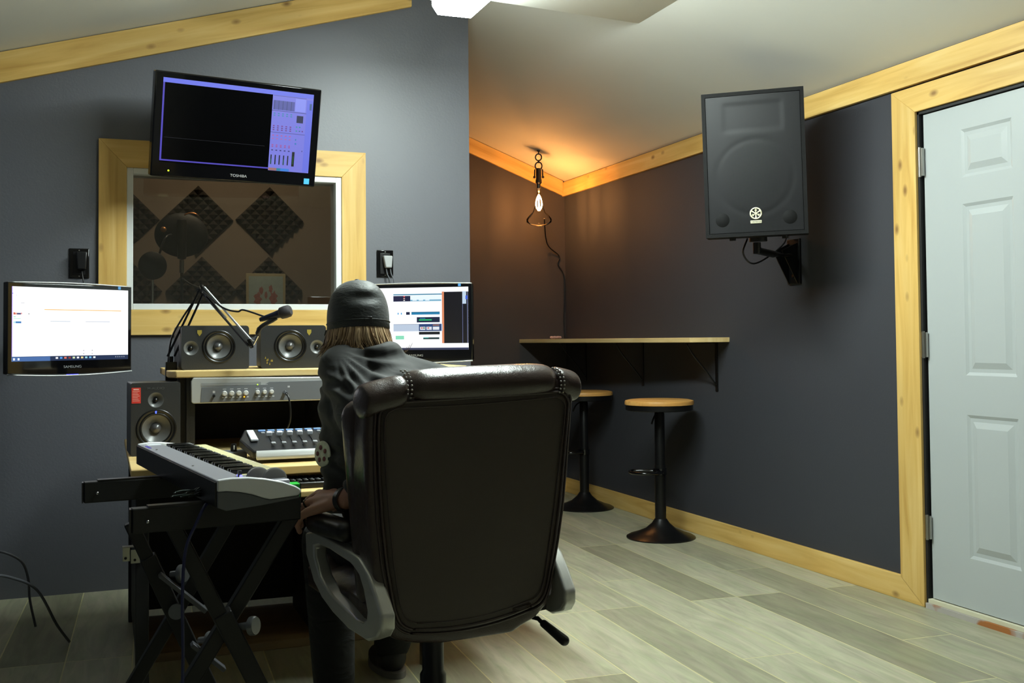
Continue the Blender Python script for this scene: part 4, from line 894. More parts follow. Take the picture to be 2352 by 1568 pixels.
lb = leg((.066, 3.10, .622), (.32, 3.10, .045)); leg((.38, 3.14, .68), (.0, 3.14, .045))
MB().bar((.110, 3.10, .525), (.32, 3.10, .045), .044, .048, (0, 1, 0)).build('sleeve', SQ, lb, bevel=.003)
MB().b2((.435, 2.56, .02), (.47, 3.14, .06)).build('foot_bar', SQ, st, bevel=.004); MB().b2((-.02, 2.60, .02), (.02, 3.14, .06)).build('foot_bar', SQ, st, bevel=.004)
for x, y in ((.452, 2.57), (.452, 3.12), (0, 2.62), (0, 3.12)): MB().b2((x-.024, y-.02, 0), (x+.024, y+.02, .022)).build('rubber_foot', RUB, st, bevel=.003)
for (x, y, z, r_) in ((.198, 3.06, .479, .025), (.325, 2.57, .445, .022), (.27, 3.03, .30, .023)):
    MB().lathe([(0, .010), (r_*.9, .010), (r_, .006), (r_, -.004), (.010, -.008), (.008, -.035)], o=(x, y, z), axis=(.75, -.6, .1), n=32).build('clutch_knob', mat('knob_satin', (120, 122, 124), .3, metal=.6), st, smooth=40)
MB().bar((.140, 3.05, .484), (.260, 3.05, .375), .012, .038, (0, 1, 0)).build('locking_plate', mat('plate_grey', (96, 97, 102), .4, metal=.5), st, bevel=.002)
MB().bar((.223, 3.05, .289), (.310, 3.05, .210), .012, .036, (0, 1, 0)).build('locking_plate', mat('plate_grey2', (96, 97, 102), .4, metal=.5), st, bevel=.002)
MB().cyl((.184, 3.045, .382), (.182, 3.037, .382), .021, n=24).build('round_emblem', mat('emblem_grey', (110, 112, 116), .4), st)
# little cluster on the near arm, cable
t = tag(empty('cable_bundle', (.19, 2.62, .744)), 'tangle of thin dark leads resting on the near stand arm', 'cable')
b = MB(); rv = random.Random(5)
for k in range(9):
    p0 = Vector((rv.uniform(-.06, .04), rv.uniform(-.01, .012), rv.uniform(.004, .015))); b.tube([p0, p0+Vector((.02, rv.uniform(-.01, .01), rv.uniform(0, .012))), p0+Vector((.05, rv.uniform(-.01, .01), rv.uniform(-.002, .006)))], .0025, 6, smooth=3)
b.build('leads', mat('lead_dark', (30, 44, 40), .4), t, smooth=True)
bc = MB().tube([(.232, 2.60, .735), (.215, 2.545, .735), (.196, 2.532, .70), (.172, 2.53, .64), (.165, 2.525, .54), (.166, 2.52, .40), (.160, 2.50, .25), (.150, 2.45, .10), (.145, 2.40, .006), (.05, 2.1, .006)], .0038, 8, smooth=6).build('blue_cable', mat('navy_cable', (34, 38, 84), .4), smooth=True)
tag(bc, 'thin navy cable hanging from the synth to the floor', 'cable')
#SECTION FLOORTHINGS
# bracket on the desk leg
t = tag(empty('metal_bracket', (.082, 3.505, .455)), 'shiny bent steel hinge bracket on the desk front left leg', 'bracket')
for x0, x1, z0 in ((-.030, -.008, .004), (-.006, .030, -.004)):
    MB().b2((x0, -.003, z0-.020), (x1, 0, z0+.022)).build('plate', mat('zinc', (196, 196, 178), .3, metal=.7), t, bevel=.002)
for x, z in ((-.021, -.006), (.006, -.013)): MB().cyl((x, -.003, z), (x, -.006, z), .004, n=14).build('screw', BLKMET, t)
MB().b2((-.03, -.003, .026), (.03, .02, .029)).build('flange', STEEL, t)
# PC tower and rack under desk
t = tag(empty('computer_tower', (.82, 4.0, .03)), 'black computer tower under the desk behind the chair arm', 'computer')
MB().b2((-.10, -.02, 0), (.10, .42, .45)).build('case', BLKM, t, bevel=.004)
MB().b2((-.098, -.024, .004), (-.09, -.02, .446)).build('front_strip', DGREY, t)
for z in (.05, .27): MB().b2((-.085, -.0225, z), (-.055, -.02, z+.03)).build('drive_label', mat('faint_label', (70, 72, 76), .5), t)
t = tag(MB().b2((0, 0, 0), (1.0, .55, .03)).build('low_platform', wood('dim_wood', (130, 110, 84), (140, 120, 90), (150, 126, 96), knots=False), grain=(1, 0, 0), bevel=.002), 'low wooden platform on the floor under the desk', 'platform'); t.location = (.15, 3.93, 0)
# left cables and a dark case
t = tag(MB().tube([(-.44, 4.62, .30), (-.37, 4.56, .31), (-.30, 4.55, .27), (-.275, 4.55, .20), (-.27, 4.56, .12), (-.25, 4.58, .008)], .005, 8, smooth=6).build('grey_cable', gc, smooth=True), 'grey cable arching out from the left wall near the floor', 'cable')
t = tag(MB().tube([(-.44, 4.0, .31), (-.36, 4.0, .33), (-.30, 4.05, .31), (-.22, 4.1, .25), (-.16, 4.2, .1), (-.12, 4.3, .008)], .005, 8, smooth=6).build('grey_cable', gc, smooth=True), 'lower grey cable drooping from the left edge to the floor', 'cable')
t = tag(empty('wall_power_strip', (XL+.001, 4.3, .33)), 'black power strip on the left wall feeding the grey cables', 'power strip')
MB().b2((0, -.35, -.03), (.11, .36, .03)).build('body', BLACK, t, bevel=.004)
# ================================================================== OFFICE CHAIR
CH = Vector((.795, 2.67, 0)); ca = math.atan2(.122, .9925)
ch = tag(empty('office_chair', CH, (0, 0, ca)), 'brown leather high back office chair with silver arms, seen from behind', 'office chair')
# backrest: rounded shell swept from an outline; local x = across, y = forward
def outline(t_):   # half outlines measured on the back plane, z from .405 to .99
    pass
zl = [(.405, -.10, .10), (.415, -.17, .118), (.43, -.214, .160), (.46, -.232, .195), (.502, -.244, .208), (.604, -.262, .228), (.702, -.272, .244), (.80, -.278, .256), (.90, -.280, .268), (.96, -.277, .274), (.995, -.268, .276), (1.012, -.25, .268)]
def back_shell(y_back, y_front, inset, name, m, puff=.0, zlist=zl):
    rows = []; nu = 24
    b = MB(); vs = []
    for (z, a, c) in zlist:
        for i in range(nu+1):
            s = i/nu; x = a+(c-a)*s; e_ = math.sin(math.pi*s)**.35
            vs.append((x, y_back-puff*e_, z))
        for i in range(nu, -1, -1):
            s = i/nu; x = a+(c-a)*s; e_ = math.sin(math.pi*s)**.5
            vs.append((x, y_front+.03*e_, z))
    n = 2*(nu+1); m_ = len(zlist); fs = []
    for r_ in range(m_-1):
        for i in range(n): fs.append((r_*n+i, r_*n+(i+1) % n, (r_+1)*n+(i+1) % n, (r_+1)*n+i))
    fs.append(tuple(range(n))[::-1]); fs.append(tuple(range((m_-1)*n, m_*n)))
    b.add(vs, fs); return b.build(name, m, ch, bevel=0, smooth=True, remesh=.007, sm=6)
bk_ = back_shell(-.262, -.17, 0, 'backrest', LEATH, .008)
# flat vinyl rear panel with piping
def zint(z, k):
    for p, q in zip(zl[:-1], zl[1:]):
        if p[0] <= z <= q[0]: return p[k]+(q[k]-p[k])*(z-p[0])/(q[0]-p[0])
    return zl[-1][k]
PZ0, PZ1, PR = .447, .974, .032
pz = [PZ0+(PZ1-PZ0)*(.5-.5*math.cos(math.pi*i/40)) for i in range(41)]
def pedge(z, side):
    x = zint(max(z, .50), 1)+.030+(.02*(.5-z)/.06 if z < .5 else 0) if side < 0 else zint(max(z, .50), 2)-.020-(.02*(.5-z)/.06 if z < .5 else 0)
    cx = (.0)
    for zc_2 in (PZ0, PZ1):
        d = abs(z-zc_2)
        if d < PR: x += -side*(PR-math.sqrt(max(0, PR**2-(PR-d)**2)))
    return x
b = MB(); vs = []
nu = 20
for z in pz:
    a, c = pedge(z, -1), pedge(z, 1)
    zz = lambda s: z+(.016*(s-.4)+.016*((2*s-1)**2-.5) if z < .7 else .012*(s-.5))*min(1, abs(z-.7)/.27)
    for i in range(nu+1): s = i/nu; vs.append((a+(c-a)*s, -.2715-.010*math.sin(math.pi*s)**.5*math.sin(math.pi*min(1, max(0, (z-.42)/.57)))**.5, zz(s)))
b.add(vs, [(j*(nu+1)+i, j*(nu+1)+i+1, (j+1)*(nu+1)+i+1, (j+1)*(nu+1)+i) for j in range(40) for i in range(nu)])
pnl = b.build('rear_panel', VINYL, ch, smooth=True); q = pnl.modifiers.new('s', 'SOLIDIFY'); q.thickness = .012; q.offset = 1 if False else -1
loop = [vs[j*(nu+1)] for j in range(41)]+[vs[40*(nu+1)+i] for i in range(nu+1)]+[vs[j*(nu+1)+nu] for j in range(40, -1, -1)]+[vs[i] for i in range(nu, -1, -1)]
g = MB(); g.tube([Vector(p)+Vector((0, -.001, 0)) for p in loop[::1]], .0036, 8, closed=True); g.build('piping', LEATH, pnl, smooth=True)
g = MB(); cen = Vector((-.0, -.27, .70)); inn = [Vector(p)+(cen-Vector(p)).normalized()*.016 for p in loop]; g.tube([Vector((p.x, -.2765, p.z)) for p in inn], .0016, 6, closed=True); g.build('inner_seam', LEATH, pnl, smooth=True)
g = MB(); outp = [Vector(p)-(cen-Vector(p)).normalized()*.011 for p in loop]; g.tube([Vector((p.x, -.270, p.z)) for p in outp], .003, 6, closed=True); g.build('outer_seam', LEATH, pnl, smooth=True)
# top roll: three leather pillows
def pillow(x0, x1, z0, z1, r, nm_, yc=-.235):
    b = MB(); n = 18; k = 20; vs = []
    for i in range(n+1):
        s = i/n; x = x0+(x1-x0)*s; e_ = (1-abs(2*s-1)**4)**.5; rr_ = r*(.72+.28*e_)
        if i in (0, n): rr_ = r*.45
        zc_ = z0+(z1-z0)*s
        wob = 1+.02*math.sin(9*s+x0*20)
        for j in range(k):
            a = 2*math.pi*j/k; vs.append((x, yc+rr_*1.25*wob*math.cos(a), zc_+rr_*math.sin(a)))
    b.add(vs, [(i*k+j, i*k+(j+1) % k, (i+1)*k+(j+1) % k, (i+1)*k+j) for i in range(n) for j in range(k)]+[tuple(range(k))[::-1], tuple(range(n*k, (n+1)*k))])
    return b.build(nm_, LEATH, ch, smooth=True, sub=1)
pillow(-.182, .232, .999, 1.008, .046, 'head_roll')
pillow(-.288, -.172, .968, .992, .043, 'roll_end'); pillow(.226, .292, 1.005, .99, .040, 'roll_end')
# bolsters on the front sides of the backrest
for s, x in ((-1, -.245), (1, .222)):
    b = MB(); b.cap((x*.90, -.15, .52), (x*1.04, -.16, .93), .040, .044); b.build('side_bolster', LEATH, ch, remesh=.008, sm=4)
b = MB(); b.cap((0, -.13, .52), (0, -.13, .92), .06, .06); b.ball((0, -.14, .74), (.20, .05, .24)); b.build('back_cushion', LEATH, ch, remesh=.01, sm=4)
# stitches on the roll seams
for x in (-.178, .229):
    g = MB()
    for dx in (-.005, .005):
        for k in range(9):
            a = R(100+k*14); g.ball((x+dx, -.235+.051*math.cos(a), 1.0+(.041 if x < 0 else .039)*math.sin(a)), (.003, .0025, .0025), nu=6, nv=4)
    g.build('stitching', mat('thread_grey', (150, 146, 140), .5), ch, smooth=True)
# seat
b = MB(); b.ball((0, .03, .49), (.27, .27, .05)); b.box((0, .03, .475), (.50, .48, .05)); b.cap((-.2, .27, .485), (.2, .27, .485), .045); b.build('seat', LEATH, ch, remesh=.01, sm=5)
MB().b2((-.12, -.20, .40), (.12, .16, .44)).build('tilt_plate', BLKMET, ch, bevel=.004)
b = MB(); b.bar((.0, -.10, .41), (.0, -.235, .43), .09, .02); b.bar((0, -.245, .42), (0, -.225, .62), .09, .018, (0, 1, 0)); b.build('back_bracket', BLKMET, ch, bevel=.002)
# armrests
def armrest(side):
    def pt(u, v, z): return Vector((side*u, v, z))
    outer = [[0.146, 0.615], [0.14, 0.564], [0.087, 0.503], [0.032, 0.472], [-0.04, 0.45], [-0.137, 0.432], [-0.245, 0.429], [-0.299, 0.449], [-0.319, 0.47], [-0.32, 0.501], [-0.284, 0.542], [-0.247, 0.578], [-0.194, 0.607], [-0.154, 0.613], [-0.069, 0.620], [0.014, 0.626], [0.086, 0.628]]
    inner = [[0.080, 0.591], [0.078, 0.565], [0.045, 0.523], [0.008, 0.505], [-0.041, 0.489], [-0.107, 0.477], [-0.175, 0.464], [-0.215, 0.465], [-0.235, 0.476], [-0.24, 0.497], [-0.218, 0.543], [-0.195, 0.570], [-0.165, 0.583], [-0.146, 0.588], [-0.082, 0.594], [-0.022, 0.600], [0.045, 0.600]]
    n = len(outer); vs = []
    def lift(v, z, d): 
        return pt(.278-(.15-v)*.069+d, v, z)
    for d in (-.018, .018):
        vs += [lift(v, z, d) for v, z in outer]; vs += [lift(v, z, d) for v, z in inner]
    fs = []
    for i in range(n):
        j = (i+1) % n; fs += [(i, j, n+j, n+i), (2*n+i, 3*n+i, 3*n+j, 2*n+j), (i, 2*n+i, 2*n+j, j), (n+i, n+j, 3*n+j, 3*n+i)]
    a = empty('armrest', (0, 0, 0), parent=ch)
    MB().add(vs, fs).build('arm_loop', mat('arm_silver', (198, 198, 194), .3, metal=.5), a, bevel=.007, seg=3)
    b = MB(); b.cap(pt(.264, -.09, .652), pt(.278, .10, .648), .027, .029); b.cap(pt(.250, -.09, .652), pt(.264, .10, .648), .025, .027)
    o = b.build('arm_pad', mat('pad_black', (24, 22, 22), .35), a, remesh=.006, sm=3)
    return a
armrest(-1); armrest(.92)
for s in (-1, 1): MB().bar((s*.12, -.16, .425), (s*.25, -.20, .448), .05, .02).build('arm_support', BLKMET, ch, bevel=.002)
# tilt lever, gas column, base
g = MB(); g.tube([(.13, -.16, .42), (.20, -.20, .41), (.212, -.245, .385)], .006, 8); g.cap((.203, -.225, .402), (.226, -.285, .372), .010, .013); g.build('tilt_lever', BLACK, ch, smooth=True)
MB().lathe([(.028, .40), (.028, .26), (.034, .25), (.034, .12), (.04, .10), (.04, .06), (0, .06)], n=32).build('gas_column', BLACK, ch, smooth=35)
bs = empty('star_base', (0, 0, 0), (0, 0, R(20)), parent=ch)
for k in range(5):
    a = 2*math.pi*k/5; d = Vector((math.cos(a), math.sin(a), 0))
    MB().add([*(Vector((0, 0, z))+d*r_+Vector((-d.y, d.x, 0))*w_*s for r_, w_, z0, z1 in ((.03, .03, .07, .13), (.275, .018, .065, .09)) for z in (z0, z1) for s in (-1, 1))], [(0, 1, 3, 2), (4, 6, 7, 5), (0, 4, 5, 1), (2, 3, 7, 6), (0, 2, 6, 4), (1, 5, 7, 3)]).build('spoke', BLACK, bs, bevel=.004)
    b = MB(); p = d*.268
    for s in (-1, 1): b.cyl(p+Vector((-d.y, d.x, 0))*s*.012+Vector((0, 0, .027)), p+Vector((-d.y, d.x, 0))*s*.026+Vector((0, 0, .027)), .027, n=24)
    b.cyl(p+Vector((0, 0, .03)), p+Vector((0, 0, .075)), .008, n=12); b.build('caster', BLKG, bs, smooth=40)
#SECTION PERSON
# ================================================================== PERSON
Rv = Vector((.9925, .122, 0)); Fv = Vector((-.122, .9925, 0))
def W_(u, v, z): return CH+Rv*u+Fv*v+Vector((0, 0, z))
PO = W_(0, 0, 0); person = tag(empty('person', PO), 'person in black cap and black shirt sitting in the chair, back to the camera', 'person')
def q_(p): return Vector(p)-PO
SKIN = mat('skin', (176, 128, 108), .5, vary=.06, vscale=30)
HEAD = Vector((.660, 2.93, 1.155))
shL, elL, wrL = Vector((.600, 2.845, 1.035)), W_(-.17, -.11, .80), W_(-.250, -.045, .722)
shR, elR, wrR = Vector((.870, 2.80, .975)), Vector((1.02, 2.98, .80)), Vector((.98, 3.22, .735))
pel, wai, che, nek = W_(.0, -.02, .57), W_(-.01, .02, .70), Vector((.745, 2.79, .88)), Vector((.705, 2.87, 1.035))
kneeL, ankL = W_(-.13, .46, .53), W_(-.10, .50, .10); kneeR, ankR = W_(.16, .50, .53), Vector((.90, 3.50, .09))
b = MB()
C = lambda p0, p1, r0, r1: b.cap(q_(p0), q_(p1), r0, r1)
b.ball(q_(HEAD+Vector((0, .0, .012))), (.074, .092, .098), Rz(R(-6))); b.ball(q_(HEAD+Vector((.002, .03, -.045))), (.056, .066, .066))
b.ball(q_(HEAD+Vector((.01, .094, -.025))), (.012, .02, .022)); b.ball(q_(HEAD+Vector((.008, .078, -.085))), (.026, .022, .018))
b.ball(q_(HEAD+Vector((.009, .09, -.058))), (.024, .010, .006)); b.ball(q_(HEAD+Vector((.009, .09, -.068))), (.022, .010, .006))
for s in (-1, 1): b.ball(q_(HEAD+Vector((s*.076, -.004, -.03))), (.009, .018, .030))
C(HEAD+Vector((.005, .0, -.06)), nek, .052, .056)
C(nek, che, .07, .12); C(che, wai, .135, .13); C(wai, pel, .135, .14)
C(nek+Vector((-.05, 0, -.02)), shL, .05, .055); C(nek+Vector((.05, 0, -.02)), shR, .05, .055)
C(shL, elL, .05, .038); C(elL, wrL, .037, .025); C(shR, elR, .05, .038); C(elR, wrR, .037, .025)
C(pel+Rv*-.08, kneeL, .085, .06); C(pel+Rv*.08, kneeR, .085, .06); C(kneeL, ankL, .055, .035); C(kneeR, ankR, .055, .035)
# left hand gripping the armrest end: palm, four bent fingers, thumb
pad = W_(-.29, .10, .70)
kn = [W_(-.236, .135, .722), W_(-.262, .130, .716), W_(-.288, .112, .700), W_(-.305, .088, .678)]
b.cap(q_(wrL), q_(W_(-.268, .09, .706)), .023, .022)
for k_ in kn: b.cap(q_(wrL+(k_-wrL)*.25), q_(k_), .016, .0125)
for i, k_ in enumerate(kn):
    ln = (.040, .044, .041, .033)[i]; d1 = (Fv*.8+Rv*(-.45)+Vector((0, 0, -.5))).normalized(); p1 = k_+d1*ln
    d2 = (Fv*.12+Rv*(-.12)+Vector((0, 0, -1))).normalized(); p2 = p1+d2*ln*.68; d3 = (Fv*-.55+Rv*.1+Vector((0, 0, -.8))).normalized(); p3 = p2+d3*ln*.5
    b.cap(q_(k_), q_(p1), .0118, .0104); b.cap(q_(p1), q_(p2), .0104, .0094); b.cap(q_(p2), q_(p3), .0088, .0075)
tb_ = W_(-.235, .05, .705); b.cap(q_(tb_), q_(W_(-.215, .10, .690)), .014, .012); b.cap(q_(W_(-.215, .10, .690)), q_(W_(-.220, .135, .672)), .0115, .009)
# right hand resting on the tray
pr = Vector((.965, 3.30, .70)); b.cap(q_(wrR), q_(pr), .024, .026)
for i in range(4):
    k_ = pr+Vector((-.03+.02*i, .03, 0)); p1 = k_+Vector((-.002, .035, .004)); p2 = p1+Vector((0, .022, -.014)); b.cap(q_(pr+Vector((-.012+.008*i, 0, 0))), q_(k_), .014, .011); b.cap(q_(k_), q_(p1), .0105, .0095); b.cap(q_(p1), q_(p2), .0095, .0075)
b.cap(q_(pr+Vector((-.03, -.02, 0))), q_(pr+Vector((-.052, .02, -.01))), .013, .009)
body = b.build('body', SKIN, person, remesh=.0045, sm=2)
for s in (-1, 1):
    MB().ball(q_(HEAD+Vector((.01+s*.03, .084, .003))), .011, nu=16, nv=10).build('eye', mat('eye_white', (230, 228, 224), .15), person, smooth=True)
# shirt
def cloth(name, c, rough=.8, dist=.004, scale=11, sheen=.12):
    m, N, L, P = nm(name); P.inputs['Base Color'].default_value = rgb(*c); P.inputs['Roughness'].default_value = rough
    P.inputs['Sheen Weight'].default_value = sheen; P.inputs['Sheen Roughness'].default_value = .5
    tc = N.new('ShaderNodeTexCoord'); mp = N.new('ShaderNodeMapping'); mp.inputs['Scale'].default_value = (1, 1, 2.2); mp.inputs['Rotation'].default_value = (R(15), R(28), 0); L.new(tc.outputs['Object'], mp.inputs[0])
    n = N.new('ShaderNodeTexNoise'); n.inputs['Scale'].default_value = scale; n.inputs['Detail'].default_value = 2; n.inputs['Distortion'].default_value = .8; L.new(mp.outputs[0], n.inputs['Vector'])
    b = N.new('ShaderNodeBump'); b.inputs['Strength'].default_value = .9; b.inputs['Distance'].default_value = dist*2; L.new(n.outputs[0], b.inputs['Height']); L.new(b.outputs[0], P.inputs['Normal']); return m
SHIRT = cloth('black_cloth', (33, 34, 34), dist=.002); b = MB()
C(nek+Vector((0, -.01, -.005)), che, .085, .15); C(che+Vector((-.03, 0, 0)), wai+Vector((-.02, 0, 0)), .165, .175); C(wai+Rv*-.06, pel+Rv*-.03, .16, .16); C(wai+Rv*.05, pel+Rv*.05, .15, .15)
C(nek+Vector((-.03, -.005, -.015)), shL+Vector((.0, 0, 0)), .066, .066); C(nek+Vector((.03, 0, -.015)), shR, .066, .066)
C(shL, elL, .068, .060); C(shL+Vector((.0, .0, -.10)), W_(-.17, .06, .80), .066, .062); C(elL, wrL+(elL-wrL)*.35, .058, .040); C(shR, elR, .066, .055); C(elR, wrR+(elR-wrR)*.3, .055, .040)
C(shL+Vector((-.0, .02, -.08)), W_(-.20, .10, .74), .062, .06)
shirt = b.build('shirt', SHIRT, person, remesh=.0055, sm=9)
bpy.context.view_layer.update(); dg_ = bpy.context.evaluated_depsgraph_get(); me2 = bpy.data.meshes.new_from_object(shirt.evaluated_get(dg_))
shirt.modifiers.clear(); shirt.data = me2; me2.name = 'shirt'
S0 = q_(shL+Vector((-.03, -.02, .055))); nrm_ = [v.normal.copy() for v in me2.vertices]
for v, nn in zip(me2.vertices, nrm_):      # cloth folds fan out from the raised shoulder and cross the sleeve
    d = v.co-S0; r_ = math.hypot(d.x, d.z); th_ = math.atan2(d.z, d.x+.001); back = max(0, min(1, .6-nn.y))
    A = .0075*sstep(.02, .10, r_)*math.exp(-(r_/.30)**2)*back*sstep(-1.9, -1.2, th_)
    f = A*math.cos(th_*19+math.sin(r_*26)*.9)
    f += .0045*max(0, min(1, (.66-(v.co.x+PO.x))/.06))*math.cos((v.co.z)*115+v.co.x*70+math.sin(v.co.z*31)*1.6)*sstep(1.06, .98, v.co.z)
    v.co += nn*f
for p in me2.polygons: p.use_smooth = True
b = MB(); b.tube([q_(nek+Vector((.058*math.cos(a), -.002+.062*math.sin(a), .028+.01*math.sin(a)))) for a in [2*math.pi*i/24 for i in range(24)]], .009, 8, closed=True); b.build('collar', SHIRT, shirt, smooth=True)
pt_ = MB(); axp = Vector((-.90, -.43, .05)).normalized()
pc = max((v.co+PO for v in me2.vertices if abs(v.co.z+PO.z-.836) < .02 and v.co.y+PO.y > 2.76), key=lambda p: p.dot(axp))-axp*.001
pt_.lathe([(0, .004), (.028, .004), (.033, .002), (.034, 0)], o=q_(pc), axis=axp, n=36); badge = pt_.build('round_badge', mat('badge_white', (196, 196, 184), .3, vary=.25, vscale=60), shirt, smooth=40)
g = MB(); 
for k in range(5):
    x_, y_, _ = frame_of(axp); a = k*1.3; g.lathe([(0, .0055), (.006, .0055), (.0065, .004)], o=q_(pc)+x_*.017*math.cos(a)+y_*.017*math.sin(a), axis=axp, n=12)
g.build('badge_print', mat('badge_maroon', (120, 60, 66), .4), badge, smooth=True)
# trousers, shoes
b = MB(); C(pel+Rv*-.075, kneeL, .10, .078); C(pel+Rv*.075, kneeR, .10, .078); C(kneeL, ankL+Vector((0, 0, .01)), .078, .062); C(kneeR, ankR+Vector((0, 0, .01)), .078, .062); C(pel+Rv*-.06, pel+Rv*.06, .15, .15)
b.build('trousers', cloth('black_denim', (13, 13, 14), sheen=0), person, remesh=.009, sm=5)
for an, yw in ((ankL, 7), (ankR, 5)):
    b = MB(); f = Rz(R(yw)); p = q_(an); p.z = 0
    b.ball(p+Vector((0, -.01, .06)), (.045, .055, .05)); b.ball(p+f@Vector((0, .09, .035)), (.048, .10, .035)); b.ball(p+f@Vector((0, .03, .04)), (.044, .09, .04))
    s_ = b.build('shoe', mat('shoe_dark', (40, 38, 36), .6), person, remesh=.006, sm=3)
    b = MB(); b.cap(p+f@Vector((0, -.03, .012)), p+f@Vector((0, .13, .012)), .0, .0) if False else b.lathe([(0, 0), (1, 0), (1, .02), (0, .02)], n=32)
    b.v = [p+f@Vector((v.x*.05, v.y*.13+.055, v.z)) for v in b.v]; b.build('sole', mat('sole_grey', (110, 106, 98), .6), s_, smooth=40)
# watch and ring
wc = wrL+(W_(-.268, .09, .706)-wrL)*.10; axw = (wrL-W_(-.268, .09, .706)).normalized()
wt = MB().lathe([(.0285, -.011), (.031, -.009), (.031, .009), (.0285, .011)], o=q_(wc+axw*.012), axis=axw, n=32).build('watch_strap', mat('strap_black', (22, 22, 24), .35), person, smooth=40)
nz_ = (Vector((0, 0, 1))-axw*axw.z).normalized()*.75+axw.cross(Vector((0, 0, 1))).normalized()*-.4
fc = wc+axw*.012+nz_.normalized()*.030
MB().lathe([(0, .010), (.017, .010), (.0195, .007), (.0195, 0), (0, 0)], o=q_(fc), axis=nz_, n=32).build('watch_face', mat('watch_glass', (30, 34, 44), .08, coat=.5), wt, smooth=40)
r1_ = kn[2]+(Fv*.75+Rv*(-.55)+Vector((0, 0, -.45))).normalized()*.016
MB().lathe([(.0112, -.003), (.0125, -.002), (.0125, .002), (.0112, .003)], o=q_(r1_), axis=(Fv*.75+Rv*(-.55)+Vector((0, 0, -.45))), n=24).build('ring', mat('ring_dark', (70, 60, 52), .25, metal=.9), person, smooth=True)
# cap: closed back, button on top, peak away from the camera
capm = cloth('cap_cloth', (44, 47, 47), .62, .0008, 60)
b = MB(); nu, nv = 64, 26; vs = []; CC = HEAD+Vector((0, -.004, .012)); tl = Rx(R(-6))
for j in range(nv+1):
    t = (math.pi/2)*(j/nv)
    for i in range(nu):
        a = 2*math.pi*i/nu; dz = math.cos(t)**.92 if j < nv else 0; rr_ = math.sin(t)**.74 if t > 0 else 0
        x, y, z = rr_*.0855*math.cos(a), rr_*.105*math.sin(a), dz*.112
        # dents at the back (a = -90 deg)
        bk2 = max(0, -math.sin(a))**3
        y += bk2*(.0035*math.cos((z-.050)/.0088)*math.exp(-((z-.058)/.032)**2)*math.exp(-(x/.05)**2))*2.3
        # panel seams
        sm2 = min(abs(((a+math.pi/2)/(math.pi/3)) % 1), 1-abs(((a+math.pi/2)/(math.pi/3)) % 1)); k2 = 1-.008*math.exp(-(sm2/.03)**2)
        vs.append(tl@Vector((x*k2, y*k2, z)))
for i in range(nu): a = 2*math.pi*i/nu; vs.append(tl@Vector((.0862*math.cos(a), .105*math.sin(a), -.026)))
for i in range(nu): a = 2*math.pi*i/nu; vs.append(tl@Vector((.082*math.cos(a), .101*math.sin(a), -.028)))
b.add([q_(CC+v) for v in vs], [(j*nu+i, j*nu+(i+1) % nu, (j+1)*nu+(i+1) % nu, (j+1)*nu+i) for j in range(nv+2) for i in range(nu)])
cp = b.build('cap', capm, person, smooth=True)
b = MB(); b.lathe([(0, .006), (.005, .005), (.008, .002), (.008, -.002)], o=q_(CC+tl@Vector((0, 0, .112))), n=20); b.build('cap_button', capm, cp, smooth=True)
b = MB(); vs = []
for i in range(17):
    a = R(20+140*i/16)
    for r_, dz in ((1.0, -.02), (1.35, -.022), (1.68 if True else 0, -.034)):
        rr2 = 1+(r_-1)*math.sin(a)**.6; vs.append(tl@Vector((.0855*math.cos(a)*(1+(r_-1)*.12), .105*math.sin(a)*rr2, dz)))
b.add([q_(CC+v) for v in vs], [(i*3+j, (i+1)*3+j, (i+1)*3+j+1, i*3+j+1) for i in range(16) for j in range(2)]); o = b.build('cap_peak', capm, cp, smooth=True); o.modifiers.new('s', 'SOLIDIFY').thickness = .003
b = MB(); b.tube([q_(CC+tl@Vector((.0868*math.cos(a), .1062*math.sin(a), -.008))) for a in [2*math.pi*i/48 for i in range(48)]], .0012, 6, closed=True); b.build('band_seam', capm, cp, smooth=True)
b = MB(); b.box(q_(CC+tl@Vector((.004, -.1055, -.012+.004))), (.022, .002, .013), Rx(R(-4))); b.build('back_label', mat('label_black', (20, 21, 21), .4), cp, bevel=.001)
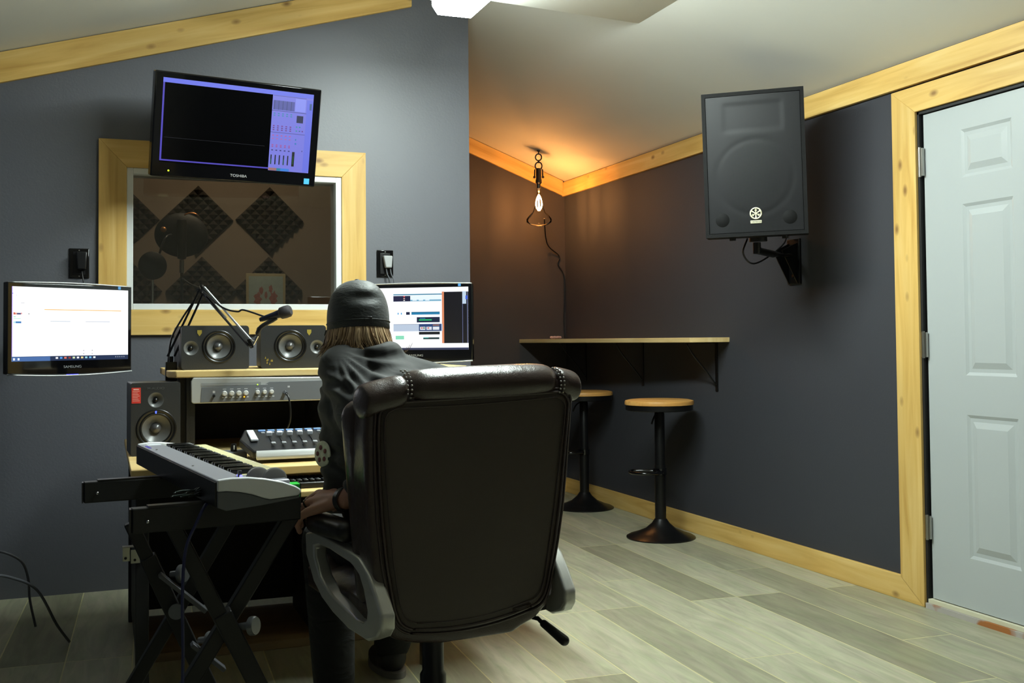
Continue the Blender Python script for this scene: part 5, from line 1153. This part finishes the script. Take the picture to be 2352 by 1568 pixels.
# hair: strands leaving the cap edge, sweeping to shoulders
def hairmat():
    m, N, L, P = nm('hair_blonde'); P.inputs['Roughness'].default_value = .42; P.inputs['Specular IOR Level'].default_value = .6
    uvn = N.new('ShaderNodeAttribute'); uvn.attribute_name = 'tone'
    cr = N.new('ShaderNodeValToRGB'); cr.color_ramp.elements[0].color = rgb(82, 58, 42); cr.color_ramp.elements[1].color = rgb(226, 200, 160); x = cr.color_ramp.elements.new(.5); x.color = rgb(164, 134, 98)
    L.new(uvn.outputs['Fac'], cr.inputs[0]); L.new(cr.outputs[0], P.inputs['Base Color']); return m
b = MB(); tones = []; rv = random.Random(21)
for k in range(520):
    a = R(rv.uniform(172, 368)); lay = rv.random()
    p0 = CC+tl@Vector((.078*math.cos(a), .096*math.sin(a), -.015)); right = math.cos(a)   # -1 left .. 1 right
    ln = .066+.022*rv.random()+(.034*max(0, right) if math.sin(a) < .3 else 0)
    out = Vector((math.cos(a), math.sin(a), 0)); sw = Vector((.030*(.35+right)*rv.uniform(.5, 1.2), 0, 0))
    bow = .001+.009*lay; ph = rv.uniform(0, 1.2)+a*3; wv = lambda q: Vector((-out.y, out.x, 0))*.0055*math.sin(ph+q*6.5)*q
    p1 = p0+out*bow+Vector((0, 0, -ln*.28))+wv(.28); p15 = p0+out*bow*1.1+sw*.2+Vector((0, 0, -ln*.5))+wv(.5); p2 = p0+out*bow*.8+sw*.6+Vector((rv.uniform(-.004, .004), rv.uniform(-.004, .003), -ln*.76))+wv(.76); p3 = p0+out*(bow*.5+.003)+sw*1.3+Vector((rv.uniform(-.010, .012), rv.uniform(-.008, .005), -ln))+wv(1)
    r0 = rv.uniform(.0014, .0028); pts = spline([q_(p0), q_(p1), q_(p15), q_(p2), q_(p3)], 4); n0 = len(b.v)
    b.tube(pts, [r0*(1 if i < len(pts)*.6 else max(.15, 1.6-1.5*i/len(pts))) for i in range(len(pts))], 5)
    tn = min(1, max(0, rv.gauss(.62 if lay > .3 else .3, .24)-(.35 if abs(right) > .9 else 0))); tones += [tn]*(len(b.v)-n0)
for k in range(5):   # the flicked ends at the right
    p0 = CC+Vector((.085, -.03, -.07)); c2 = .006*k; n0 = len(b.v)
    b.tube([q_(p0), q_(p0+Vector((.012, -.004, -.028))), q_(p0+Vector((.022+c2, -.006, -.030+c2*.6))), q_(p0+Vector((.031+c2*1.3, -.006, -.012+c2*.8)))], [.0022, .0004], 5, smooth=5); tones += [.15]*(len(b.v)-n0)
hair = b.build('hair', hairmat(), person, smooth=True)
at_ = hair.data.attributes.new('tone', 'FLOAT', 'POINT')
for i, t in enumerate(tones): at_.data[i].value = t
b = MB(); b.ball(q_(CC+Vector((0, -.012, -.045))), (.081, .094, .052)); b.build('hair_underlayer', mat('hair_dark', (74, 54, 40), .6), person, smooth=True)
